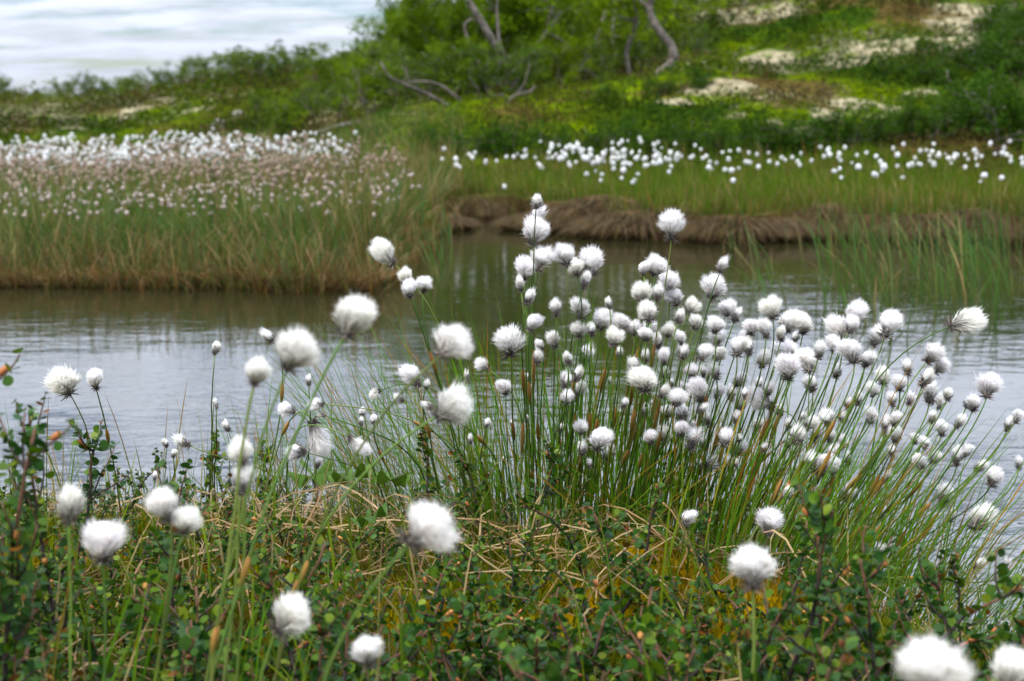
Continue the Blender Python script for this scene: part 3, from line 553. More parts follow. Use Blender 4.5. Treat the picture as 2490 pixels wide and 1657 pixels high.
# photo pixel u, v, head width, tilt, kind, distance, base u, label
HEADS = """
1305 490 34 4 S 0 0 topmost of all the heads, small white tuft at the tip of the tallest stack
1305 520 45 0 S 0 0 spiky grey tuft just beneath the topmost white head
1301 563 62 5 F 0 0 round white head third from the top, in the tall vertical stack
1313 626 62 8 F 0 0 large round fluffy head fourth from the top of the tall stack
1272 652 54 -12 F 0 0 plump white head leaning away from the tall stack, above a small grey tuft
1375 619 53 -10 F 0 0 white head just beside the tall stack on a curved stem
1399 650 40 -25 F 0 0 
1441 640 60 5 F 0 0 broad white head topping its own trio between the tall stack and the lone high head
1265 692 32 -5 S 0 0 
1285 725 34 10 S 0 0 
1423 687 32 10 S 0 0 
1635 548 62 5 F 0 0 lone high white head on a straight stem against the brown bank
1560 652 34 -15 F 0 0 
1597 644 50 8 F 0 0 white head at the top of the main crowd, under the lone high head
1625 686 53 -5 F 0 0 
1758 647 34 10 S 0 0 slim grey flecked head peeping up behind a larger round white head
1740 698 58 5 F 0 0 big round head on a straight stem just below a slim grey flecked one
1560 710 56 -5 F 0 0 
1601 714 32 10 S 0 0 
1645 719 45 0 F 0 0 
1652 769 34 10 S 0 0 
1684 743 37 20 F 0 0 
1695 781 40 25 F 0 0 
1770 749 40 10 F 0 0 
1791 767 37 10 S 0 0 
1353 749 37 0 S 0 0 slim grey based head alone against the dark ripples
1291 784 42 0 F 0 0 
1234 833 64 -10 F 0 0 large very white round head at the near edge of the tussock, above a brown sheath
1315 840 26 0 F 0 0 
1343 829 34 -30 F 0 0 
1305 869 32 10 S 0 0 
1380 872 26 0 S 0 0 
1415 749 48 10 F 0 0 
1404 800 40 5 F 0 0 
1465 773 53 0 F 0 0 
1480 738 26 0 S 0 0 
1509 784 40 5 F 0 0 
1541 797 37 0 F 0 0 
1494 820 42 5 F 0 0 
1577 757 50 0 F 0 0 
1570 810 34 0 F 0 0 
1584 792 37 0 F 0 0 
1625 802 34 8 F 0 0 
1656 821 32 5 F 0 0 
1661 856 32 10 S 0 0 
1507 856 24 0 S 0 0 
1740 789 40 -5 F 0 0 
1750 821 45 0 F 0 0 
1790 842 48 0 F 0 0 
1708 856 40 5 F 0 0 
1615 859 29 0 F 0 0 
1569 864 29 5 S 0 0 
1875 748 51 -5 F 0 0 white head highest on its part of the tussock, above a row of three
1827 793 41 0 F 0 0 
1864 797 44 10 F 0 0 
1917 778 57 0 F 0 0 
1956 789 44 10 F 0 0 
1902 813 35 0 S 0 0 
1933 820 28 0 S 0 0 
1904 850 60 -10 F 0 0 
1918 893 57 5 F 0 0 big white head with dark grey base in the lower row of the tussock
1969 876 52 -5 F 0 0 
1854 873 41 5 F 0 0 
2081 759 60 15 F 0 0 rounded white head at the top of the cluster leaning over the water
2073 788 44 10 F 0 0 
2049 807 63 5 F 0 0 
2031 833 41 0 F 0 0 
2076 852 60 -8 F 0 0 
2105 874 38 10 S 0 0 
2132 817 47 10 F 0 0 
2159 785 68 5 F 0 0 wide flat topped white head on a long straight stem over open water
2342 783 66 70 W 0 0 wind swept head blown sideways at the end of a long bent stem over the pond
2272 860 51 40 F 0 0 white head tilted over on a bent stem beneath the wind swept one
2035 899 38 0 S 0 0 
1802 922 41 30 S 0 0 
1845 935 25 0 S 0 0 
1866 947 35 0 S 0 0 
1811 957 25 0 S 0 0 
1799 982 38 0 S 0 0 
1851 984 60 -75 W 0 0 long white head combed sideways off a kinked stem
1976 935 35 0 S 0 0 
1899 1001 28 5 S 0 0 
1918 1033 28 0 S 0 0 
1842 1032 31 10 S 0 0 
2087 970 31 5 S 0 0 
2063 979 28 0 S 0 0 
2125 946 36 5 F 0 0 
2172 973 31 5 S 0 0 
2216 970 31 10 S 0 0 
2052 1014 31 15 S 0 0 
2408 939 57 10 F 0 0 large grey white head on the outermost tall stem over the water
2309 960 30 10 S 0 0 
2291 979 35 5 F 0 0 
2372 982 38 15 S 0 0 
2353 978 28 10 S 0 0 
2267 1014 31 15 S 0 0 
2296 1043 35 15 F 0 0 
2334 1027 31 20 S 0 0 
2176 1017 35 0 F 0 0 
2181 1052 44 5 F 0 0 
2227 1065 28 10 F 0 0 
1968 1027 38 10 F 0 0 
1982 1056 38 10 S 0 0 
2022 1062 28 5 S 0 0 
2052 1075 36 15 F 0 0 
2170 1097 28 0 S 0 0 
2063 1116 28 0 S 0 0 
1999 1123 60 15 F 0 0 full round head with grey streaks standing lower than the crowd, among orange sheaths
2349 1097 38 25 S 0 0 
2380 1135 31 10 S 0 0 
2420 1161 47 15 F 0 0 
2452 1033 31 15 S 0 0 
2478 1013 35 15 F 0 0 
2476 1127 28 10 S 0 0 
1856 1088 22 5 S 0 0 
1889 1123 28 0 S 0 0 
1797 1091 38 20 S 0 0 
1799 1067 19 0 S 0 0 
1787 1126 22 20 S 0 0 
1789 1017 25 0 S 0 0 
2159 1158 28 10 B 0 0 
1952 1014 22 0 S 0 0 
1282 917 20 0 S 0 0 
1230 940 38 0 F 0 0 white capped head with a flat dark base on a short stem at the tussock edge
1381 876 28 0 S 0 0 
1482 924 15 5 B 0 0 thin dark seedless spike standing between white heads
1568 917 66 0 F 1.5 0 large creamy head hanging in front of the dense stems
1518 981 23 10 S 0 0 
1569 997 28 10 S 0 0 
1451 1063 60 10 F 1.45 0 fluffy white head with loose hairs blowing off one side
1665 943 31 5 S 0 0 
1699 948 52 0 F 0 0 
1745 949 38 0 F 0 0 
1707 994 28 40 S 0 0 
1684 902 35 0 F 0 0 
1710 905 25 0 S 0 0 
1738 902 38 -10 S 0 0 
1617 905 28 0 S 0 0 
1614 870 31 0 F 0 0 
1569 865 28 0 S 0 0 
1663 858 31 0 S 0 0 
1365 1040 25 30 S 0 0 
1244 1029 14 0 S 0 0 
1281 1021 15 0 S 0 0 
1225 1117 14 0 S 0 0 
1435 1128 22 0 S 0 0 
1738 1122 51 65 W 0 0 white head leaning far over with its dark base turned to one side
1711 1080 23 20 S 0 0 
1703 1128 19 0 S 0 0 
1762 1174 12 180 B 0 0 
1751 1214 19 5 B 0 0 
1742 1251 14 5 B 0 0 
1667 1260 36 0 F 1.5 0 small white tuft alone in front of low green stems
1876 1271 60 10 F 1.5 0 ragged white head above a round blurred one, in front of low stems
1687 1035 19 5 S 0 0 
1633 930 19 5 S 0 0 
2386 1254 74 15 F 0 0 
2475 1418 45 60 F 0 0 
2380 1369 34 15 S 0 0 
2443 1369 28 10 B 0 0 
2143 1335 34 10 S 0 0 
2303 1209 48 30 S 0 0 
2066 1203 40 30 S 0 0 
1911 1200 31 30 S 0 0 
1991 1200 40 10 S 0 0 
2006 1183 28 5 B 0 0 
2149 1246 25 20 B 0 0 
2315 1252 25 15 B 0 0 
1831 1377 114 0 F 0 1840 blurred round head with a grey base rising from near birch leaves
2266 1624 183 0 F 0.72 2266 biggest and most blurred white ball at the bottom edge
2463 1629 120 10 F 0.9 2440 blurred white ball cut by the picture corner
1399 1469 40 0 S 1.4 0 small white tuft half hidden among birch leaves
2448 1529 34 30 S 0 0 
936 621 58 -50 W 0 1130 white head bent sideways at the top of a leaning stem, against far sedges
987 672 38 -20 F 0 1150 
992 707 38 -15 F 0 1150 
1030 689 41 5 F 0 1160 
866 767 117 30 F 0 420 blurred big head, highest of the near group, on a slanting stem
723 847 124 25 F 0 420 blurred huge white head overlapping a smaller one beside it
627 901 78 15 F 0.99 470 blurred smaller head tucked against a huge white one
1112 831 111 50 F 0 600 blurred windswept head pointing toward the tussock, upper of two
1105 988 106 60 F 0 660 blurred windswept head pointing toward the tussock, lower of two
656 819 38 -30 S 1.8 640 
523 847 30 0 S 0 520 
527 981 19 0 B 0 525 
551 1037 25 -20 S 0 590 
1010 914 54 -10 F 0 1080 white head with wispy hairs seen against dark ripples
1038 937 22 20 S 0 1090 
751 925 25 0 S 0 730 
1174 887 36 -55 F 0 1260 
1136 913 25 0 B 0 1130 
766 981 38 -80 F 0 1190 
911 957 28 -115 F 0 1200 
971 968 25 -50 S 0 1200 
1038 986 28 -65 S 0 1230 
697 994 38 -65 F 0 700 
882 1000 25 10 S 0 960 
879 1024 19 10 S 0 960 
909 1019 25 5 S 0 1000 
779 1007 19 -70 B 0 1050 
777 1051 63 150 W 0 640 white skirt shaped head hanging upside down from a hooked stem
869 1075 47 115 W 0 700 
723 1093 41 -70 S 0 870 
772 1125 25 10 S 0 800 
1184 1029 23 10 S 0 1190 
1144 1070 19 0 S 0 1160 
585 1098 74 -10 F 1.05 560 blurred grey white head, upper of a touching pair
592 1165 70 10 S 1.05 520 blurred greyer head, lower of a touching pair
154 927 72 -18 F 1.6 230 big fluffy head alone over calm water, beside a smaller one
227 922 48 -10 F 1.65 300 smaller white head with dark base standing beside a big fluffy one
404 1078 21 0 S 0 405 
444 1076 36 -65 S 0 720 
421 1104 19 0 S 0 420 
376 1158 19 0 S 0 385 
166 1231 78 0 S 0.97 160 blurred ragged head with grey base beside the tall birch shoots
249 1312 114 0 F 0.97 220 blurred domed head on a pale upright stem, lowest beside the tall birch
400 1225 92 -15 F 1 330 blurred white head with grey flecks, higher of a merged pair
452 1262 80 15 F 1 330 blurred tuft merged with a higher grey flecked head
1044 1275 144 45 F 0.86 620 blurred large head leaning over, above dry straw
709 1495 112 40 F 0.98 540 blurred white ball among birch leaves over orange moss
898 1580 88 0 F 0.97 897 ragged bright white tuft at the bottom edge over orange moss
1380 926 39 17 S 0 0 
1420 865 41 0 S 0 0 
2206 894 36 -8 S 0 0 
2186 931 38 -2 F 0 0 
1656 1003 41 -6 S 0 0 
1613 951 32 18 S 0 0 
1920 1076 30 1 S 0 0 
2263 958 46 -2 S 0 0 
1822 844 39 0 S 0 0 
1647 966 45 14 F 0 0 
2010 1015 38 -3 F 0 0 
2124 1013 36 20 F 0 0 
1603 831 35 1 S 0 0 
1403 911 32 20 S 0 0 
1652 1039 40 -8 F 0 0 
2153 1033 32 1 S 0 0 
1973 1117 40 10 F 0 0 
1405 944 41 17 S 0 0 
1416 1040 34 11 F 0 0 
1485 1073 39 16 S 0 0 
2027 1126 45 -2 F 0 0 
1780 957 37 5 S 0 0 
2022 1095 36 7 F 0 0 
2150 916 38 -4 F 0 0 
2272 1112 33 10 S 0 0 
2251 1077 31 7 F 0 0 
2326 1112 40 1 S 0 0 
1682 1067 46 -2 S 0 0 
2239 1122 36 -7 F 0 0 
1994 853 38 13 S 0 0 
2250 919 44 10 S 0 0 
1583 1061 36 -3 F 0 0 
1765 1065 42 20 F 0 0 
1414 1088 36 -3 S 0 0 
1935 1054 45 8 S 0 0 
1440 801 33 7 S 0 0 
1623 996 34 -7 F 0 0 
2286 889 41 18 F 0 0 
1750 859 39 4 F 0 0 
1477 1101 41 8 S 0 0 
1931 853 35 -3 S 0 0 
1617 1052 41 13 F 0 0 
1803 818 34 13 S 0 0 
1541 887 41 -2 S 0 0 
1718 1019 32 -6 S 0 0 
1380 968 32 17 F 0 0 
"""

# ------------------------------------------------------------------ near bank: moss, straw, grass
def bank_pts(n, ymin=.85, band=None, amax=.42):
    y = rng.uniform(ymin, 2.35, n); x = rng.uniform(-amax, amax, n)*y; yn = y_near(x)
    k = y < yn-.01 if band is None else (y < yn+band[1]) & (y > yn-band[0]); return x[k], y[k]
def moss():
    x, y = bank_pts(70000); n = len(x); z = height(x, y)-.002
    f = fbm(x*5, y*5, 43, 3); g = fbm(x*14, y*14, 41, 3)
    c = mixc((.12, .12, .018), (.20, .135, .028), sstep(.42, .6, f-.12*sstep(.0, .12, x/y))); c = mixc(c, (.13, .15, .02), sstep(.5, .68, g))*rng.uniform(.6, 1.3, (n, 1))
    L = rng.uniform(.006, .018, n)*(1+.8*(g > .55))
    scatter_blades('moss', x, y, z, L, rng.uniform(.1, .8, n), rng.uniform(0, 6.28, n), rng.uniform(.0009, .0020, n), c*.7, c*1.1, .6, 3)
moss()
def straw():
    x, y = bank_pts(2700); f = fbm(x*3, y*3, 111, 2)+.22*sstep(.45, .1, y_near(x)-y); k = rng.random(len(x)) < (sstep(.42, .66, f)+.08)*np.where(y < 1.46, .22, 1); x, y = x[k], y[k]; n = len(x)
    K = 7; az = rng.uniform(0, 6.28, n)[:, None]+np.cumsum(rng.normal(0, .3, (n, K)), 1); st = rng.uniform(.012, .034, n)[:, None]
    X = x[:, None]+np.cumsum(np.cos(az)*st, 1); Y = y[:, None]+np.cumsum(np.sin(az)*st, 1)
    Z = height(X, Y)+.008+rng.uniform(0, .055, n)[:, None]*np.sin(np.linspace(.2, 3, K))[None]+.004*rng.random((n, K))
    Y = np.minimum(Y, y_near(X)+.06)
    S = np.stack([np.cos(az[:, 0]+1.57), np.sin(az[:, 0]+1.57), rng.normal(0, .6, n)], -1)
    mb = MB(); put(mb, ribbons(np.stack([X, Y, Z], -1), np.full((n, K), 1.)*rng.uniform(.0006, .0013, n)[:, None], unit(S), pick([(.36, .27, .16), (.27, .18, .10), (.17, .11, .06)], [.5, .35, .15], n)[:, None]))
    tag(add('dry_grass', mb.build('dry_grass', M_BLADE)), kind='stuff')
straw()
x, y = bank_pts(1300); n = len(x)
scatter_blades('meadow_grass', x, y, height(x, y)-.004, rng.uniform(.05, .17, n), rng.beta(1.5, 2.5, n)*.95, rng.uniform(0, 6.28, n), rng.uniform(.0007, .0016, n), pick([G2, (.09, .13, .02)], [.5, .5], n), pick([G1, (.13, .18, .03), TAN], [.45, .35, .2], n), .6, 5)

# ------------------------------------------------------------------ cotton grass of the near bank
def near_base(bu, y0):
    x = at(bu, 1350, y0)[0]; y = min(y0, float(y_near(np.array([x]))[0])+.07); x = at(bu, 1350, y)[0]
    return np.array((x, y, max(hz(x, y), -.02)-.004))
# the tussock's own leaves, thin and dense, fanning out over the water
def sedge_leaves():
    mb = MB()
    def batch(n, u0, u1, ys, Lr, lean_k, wr, green=.72):
        bu = rng.uniform(u0, u1, n); y = rng.uniform(ys[0], ys[1], n); x = (bu-1245)/FPX*y*1.05
        y = np.minimum(y, y_near(x)+.08); z = np.maximum(height(x, y), -.02)-.004
        L = rng.uniform(Lr[0], Lr[1], n)*rng.uniform(.75, 1, n); dx = lean_k(bu)+rng.normal(0, .13, n); dy = rng.normal(.10, .14, n)
        ln = np.clip(np.hypot(dx, dy), 0, .93); az = np.arctan2(dy, dx)
        tipc = np.where((rng.random(n) < green)[:, None], pick([(.105, .20, .03), (.075, .16, .024)], [.5, .5], n), pick([(.30, .15, .04), (.16, .07, .03)], [.6, .4], n))
        put(mb, blades(x, y, z, L, ln, az, rng.uniform(wr[0], wr[1], n), pick([(.075, .155, .024), (.048, .11, .018), (.15, .10, .035)], [.53, .37, .10], n), tipc, .55, 6))
    batch(760, 1150, 2250, (1.7, 1.98), (.16, .40), lambda u: (u-1330)/1500*.62-.04, (.0006, .0011), .84)
    batch(430, 1350, 2060, (1.68, 1.92), (.15, .36), lambda u: (u-1330)/1500*.5, (.0007, .0012), .86)
    batch(470, 1700, 2420, (1.48, 1.82), (.14, .36), lambda u: .34+(u-1800)/1500*.6, (.0007, .0012), .75)
    batch(420, 880, 1250, (1.82, 2.1), (.16, .44), lambda u: -.42+rng.normal(0, .2, len(u)), (.0005, .0009))
    batch(160, 620, 930, (1.9, 2.1), (.08, .26), lambda u: -.1+0*u, (.0005, .0009), .6)
    batch(90, 1300, 2300, (1.60, 1.9), (.16, .34), lambda u: rng.choice([-.75, .8], len(u)), (.0006, .0011), .35)
    batch(46, -40, 560, (1.8, 2.05), (.08, .24), lambda u: -.05+0*u, (.0005, .0009), .5)
    batch(34, -60, 700, (.95, 1.15), (.10, .26), lambda u: .25+0*u, (.0007, .0013))
    tag(add('sedge_leaves', mb.build('sedge_leaves', M_BLADE)), kind='stuff')
sedge_leaves()
# seed heads: bristles rooted along a short spike, sprung out into a ball, with dark scales about the base
def make_head(seed, kind):
    r = np.random.default_rng(seed)
    if kind == 'F': ncl, per, c0, rx, rzz, spread, wind = 150, 12, .53, .50, .49, 2.05, (r.normal(0, .11), r.normal(0, .11), .02)
    elif kind == 'N': ncl, per, c0, rx, rzz, spread, wind = 210, 12, .53, .52, .46, 2.1, (0, 0, 0)
    elif kind == 'S': ncl, per, c0, rx, rzz, spread, wind = 90, 9, .56, .36, .52, 2.1, (r.normal(0, .04), r.normal(0, .04), .06)
    elif kind == 'W': ncl, per, c0, rx, rzz, spread, wind = 210, 12, .58, .40, .52, 1.95, (.10, .02, .22)
    else: ncl, per, c0, rx, rzz, spread, wind = 26, 5, .5, .2, .45, 1.8, (0, 0, .1)
    ct = 1-r.random(ncl)*(1-math.cos(spread)); th = np.arccos(np.clip(ct, -1, 1)); ph = r.uniform(0, 6.283, ncl)
    D0 = np.stack([np.sin(th)*np.cos(ph), np.sin(th)*np.sin(ph), np.cos(th)], -1); lump = r.uniform(.82, 1.08, ncl)*(1+.26*(vnoise(D0[:, 0]*1.3+seed, D0[:, 1]*1.3+D0[:, 2]*1.7, seed)-.5)*2)
    D = unit(np.repeat(D0, per, 0)+r.normal(0, .14, (ncl*per, 3))); n = len(D)
    rad = np.repeat(lump, per)*r.uniform(.80, 1.03, n)*np.where(r.random(n) < .07, 1.14, 1)
    E = np.array((0, 0, c0))+D*np.array((rx, rx, rzz))*rad[:, None]+np.array(wind)*((D[:, 2:]+1)*.5+.2)
    t0 = r.uniform(0, .42, n)*(.4+.6*np.clip(D[:, 2]+1, 0, 1.4)/1.4); Rt = np.stack([r.normal(0, .03, n), r.normal(0, .03, n), .04+t0], -1)
    Mid = Rt+(E-Rt)*.55+unit(np.cross(D, r.normal(0, 1, (n, 3))))*.06+np.stack([D[:, 0]*.05, D[:, 1]*.05, .05-.02*D[:, 2]], -1)
    comb = r.normal(0, .13 if kind != 'N' else .06, 3)*np.array((1, 1, .5)); Mid += comb; E += comb*np.clip(r.normal(.5, .25, (n, 1)), 0, 1.2)
    t = np.linspace(0, 1, 4)[None, :, None]; P = (1-t)**2*Rt[:, None]+2*t*(1-t)*Mid[:, None]+t*t*E[:, None]
    S = unit(np.cross(E-Rt, r.normal(0, 1, (n, 3))))
    lowness = np.clip((.30-E[:, 2])/.35, 0, 1)*(.9 if kind in 'FWN' else 1.1)+(.18 if kind == 'S' else 0)
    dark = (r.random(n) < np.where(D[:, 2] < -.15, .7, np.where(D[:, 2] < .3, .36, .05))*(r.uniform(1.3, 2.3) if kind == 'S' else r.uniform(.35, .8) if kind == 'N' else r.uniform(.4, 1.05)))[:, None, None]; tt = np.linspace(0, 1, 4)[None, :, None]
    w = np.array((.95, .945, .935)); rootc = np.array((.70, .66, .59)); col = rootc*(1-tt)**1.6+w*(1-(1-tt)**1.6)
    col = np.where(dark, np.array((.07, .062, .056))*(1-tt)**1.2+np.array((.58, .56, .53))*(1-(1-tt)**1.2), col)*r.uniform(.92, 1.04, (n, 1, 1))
    mb = MB(); wd = {'N': .0066, 'F': .0078, 'S': .0085, 'W': .008, 'B': .010}[kind]
    put(mb, ribbons(P, np.full((n, 4), wd)*np.array([.8, 1, .8, .18]), S, np.clip(col*np.array((1, r.uniform(.975, 1), r.uniform(.93, 1))), 0, .955)))
    if kind != 'B':
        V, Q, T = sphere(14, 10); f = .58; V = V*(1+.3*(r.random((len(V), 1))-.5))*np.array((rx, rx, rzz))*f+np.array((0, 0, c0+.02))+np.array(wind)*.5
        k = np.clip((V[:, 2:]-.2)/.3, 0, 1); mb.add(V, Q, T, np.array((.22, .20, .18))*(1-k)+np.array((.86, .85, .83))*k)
    hair = mb.build('seed_head', M_COTTON)
    ns = {'N': 75, 'F': 80, 'S': 190, 'W': 90, 'B': 100}[kind]
    th = r.uniform(.5, 2.5, ns); ph = r.uniform(0, 6.283, ns); d = np.stack([np.sin(th)*np.cos(ph), np.sin(th)*np.sin(ph), np.cos(th)*.8+.1], -1)
    zr = r.uniform(0, .10 if kind in 'FWN' else .5, ns); ln = r.uniform(.16, .42, ns)*(1 if kind != 'B' else .75); p0 = np.stack([0*zr, 0*zr, zr], -1)+d*.03
    P = np.stack([p0, p0+d*ln[:, None]*.5+np.array((0, 0, .015)), p0+d*ln[:, None]+np.array((0, 0, .03))], 1)
    mb = MB(); put(mb, ribbons(P, np.full((ns, 3), .019)*np.array([.8, 1, .1]), unit(np.cross(d, r.normal(0, 1, (ns, 3)))), np.asarray([(.065, .058, .055), (.12, .10, .085), (.20, .17, .14)])[r.integers(0, 3, ns)][:, None]))
    V, Q, T = sphere(8, 6); mb.add(V*np.array((.06, .06, .08 if kind in 'FWN' else .30))+np.array((0, 0, .05 if kind in 'FWN' else .28)), Q, T, (.06, .052, .048))
    return hair, mb.build('scales', M_SCALE)
HEADS_ = {'F': [make_head(200+i, 'F') for i in range(11)], 'S': [make_head(300+i, 'S') for i in range(8)], 'N': [make_head(700+i, 'N') for i in range(6)], 'W': [make_head(400+i, 'W') for i in range(3)], 'B': [make_head(500+i, 'B') for i in range(2)]}
def sheath_mesh(Pc, r, near):
    """swollen papery sheath round the stem, a spindle with a split tip"""
    q = np.array(Pc); K = len(q); t = np.linspace(0, 1, K); rad = r*(1.0+(.9 if near else 1.7)*np.sin(math.pi*np.clip(t*1.05, 0, 1))**.8); rad[-1] = r*.4
    tip = q[-1]+(q[-1]-q[-2])*.8+np.array((r*3, 0, 0)); q = np.concatenate([q, tip[None]]); rad = np.append(rad, r*.15)
    c = np.stack([np.interp(np.linspace(0, 1, K+1), [0, .35, .75, 1], [a, b, d, e]) for a, b, d, e in ((.11, .26, .42, .16), (.13, .16, .21, .075), (.025, .035, .06, .03))], -1)
    return MB().add(*tube(q, rad, 6, c)).build('sheath', M_STEM)
GEN = {'mid': ('white cotton grass head crowded among others in the dense middle of the tussock', 'cotton heads in the dense middle'),
       'low': ('small grey white cotton grass head low between the green stems of the tussock', 'cotton heads low between the stems'),
       'out': ('small grey tipped cotton grass head on a slanting stem over the open pond', 'cotton heads slanting over the pond'),
       'arch': ('small cotton grass head on a thin arching stem beside the tussock over the water', 'cotton heads on arching stems'),
       'shore': ('small grey cotton grass head on a short stem among birch sprigs at the shore', 'cotton heads among shore birch'),
       'top': ('white cotton grass head in the upper part of the tussock against brown water', 'cotton heads in the upper tussock'),
       'spike': ('dark seedless cotton grass spike with its white hairs gone', 'spent dark spikes'),
       'row': ('plump white cotton grass head in the bright row facing the open ripples', 'cotton heads in the bright row')}
def plant_cotton(i, u, v, D, tilt, ty, d, bu, label):
    r = np.random.default_rng(9000+i); near = 0 < d < 1.25 or D > 95
    if d == 0: d = .034*FPX/D if near else (1.62+r.uniform(0, .16)+(r.uniform(-.07, .10) if ty in 'SB' else 0) if u < 2050 else 1.55+r.uniform(0, .2))
    if near and ty == 'F': ty = 'N'
    size = D/FPX*d*({'N': 1.0, 'F': 1.13, 'S': 1.20, 'W': 1.1, 'B': 1.6}[ty])
    if bu == 0:
        bu = u+8 if u < 1290 else 1290+(u-1290)*.70
        if u > 1850: bu -= max(0, v-950)*.32*(u-1850)/500
        bu += r.normal(0, 16)
    if i and ty in 'FS' and abs(tilt) < 30 and not near and u > 1250: tilt += (u-1500)/900*10+r.normal(0, 7)
    ta = math.radians(tilt); dirv = np.array((math.sin(ta), r.normal(0, .22) if not near else .1, math.cos(ta))); dirv /= np.linalg.norm(dirv)
    cen = at(u, v, d); att = cen-dirv*size*.50
    if near: b = at(bu, 1657, d); b = np.array((b[0], d, hz(b[0], d)-.004))
    else: b = near_base(bu, 1.86+r.uniform(-.07, .08) if u < 2000 else 1.70+r.uniform(-.1, .1))
    H = np.linalg.norm(att-b); vert = np.array(((att[0]-b[0])*.55/H, (att[1]-b[1])*.4/H, .8)) if abs(tilt) < 55 else np.array((0, 0, 1.))
    k2 = .16 if abs(tilt) < 45 else .30
    P = bez(b, b+vert*H*.45, att-dirv*H*k2, att, 18)+np.concatenate([np.zeros((1, 3)), np.cumsum(r.normal(0, .0006, (16, 3)), 0)*np.sin(np.linspace(0, math.pi, 16))[:, None], np.zeros((1, 3))])
    root = empty('cotton_grass_plant', b); rr = .00088*r.uniform(.85, 1.2)*(1.25 if near else 1)
    gc = np.array(pick([(.10, .17, .03), (.075, .145, .03), (.12, .16, .034)], [.45, .35, .2], 1)[0]); bc = np.array((.13, .09, .03))
    t = np.linspace(0, 1, 18)[:, None]; cst = gc*np.clip(t*3, .3, 1)+bc*np.clip(1-t*3, 0, .7)
    add('stem', MB().add(*tube(P-b, np.linspace(rr*1.25, rr*.85, 18), 6, cst)).build('stem', M_STEM), root)
    pool = HEADS_[ty]; hair, sc = pool[r.integers(0, len(pool))]
    q = Vector((0, 0, 1)).rotation_difference(Vector(dirv)); rot = q.to_matrix().to_4x4() @ Matrix.Rotation(r.uniform(0, 6.283) if ty != 'W' else 0, 4, 'Z')
    Mx = Matrix.Translation(Vector(att-b)) @ rot @ Matrix.Diagonal((size*r.uniform(.84, 1.12), size*r.uniform(.84, 1.12), size*r.uniform(.9, 1.1), 1))
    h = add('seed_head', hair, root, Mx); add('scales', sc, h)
    if r.random() < .55 or (near and r.random() < .4):
        k = int(r.integers(5, 11)); q = P-b; j = k+2 if not near else k+1; add('sheath', sheath_mesh(bez(*[q[k]*(1-s)+q[j]*s for s in (0, .33, .66, 1)], 6), rr*1.1, near), root)
    if not label:
        key = 'spike' if ty == 'B' else 'arch' if u < 1190 and u > 640 and v > 880 else 'shore' if u <= 640 else 'out' if u > 2030 else 'low' if v > 965 else 'row' if u > 1700 else 'mid' if v > 735 else 'top'
        label, g = GEN[key]; tag(root, label, 'cotton grass', g)
    else: tag(root, label, 'cotton grass', 'cotton grass on the near bank')
    return root
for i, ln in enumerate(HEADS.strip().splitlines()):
    f = ln.split(' ', 7); plant_cotton(i, int(f[0]), int(f[1]), int(f[2]), int(f[3]), f[4], float(f[5]), int(f[6]), f[7] if len(f) > 7 else '')

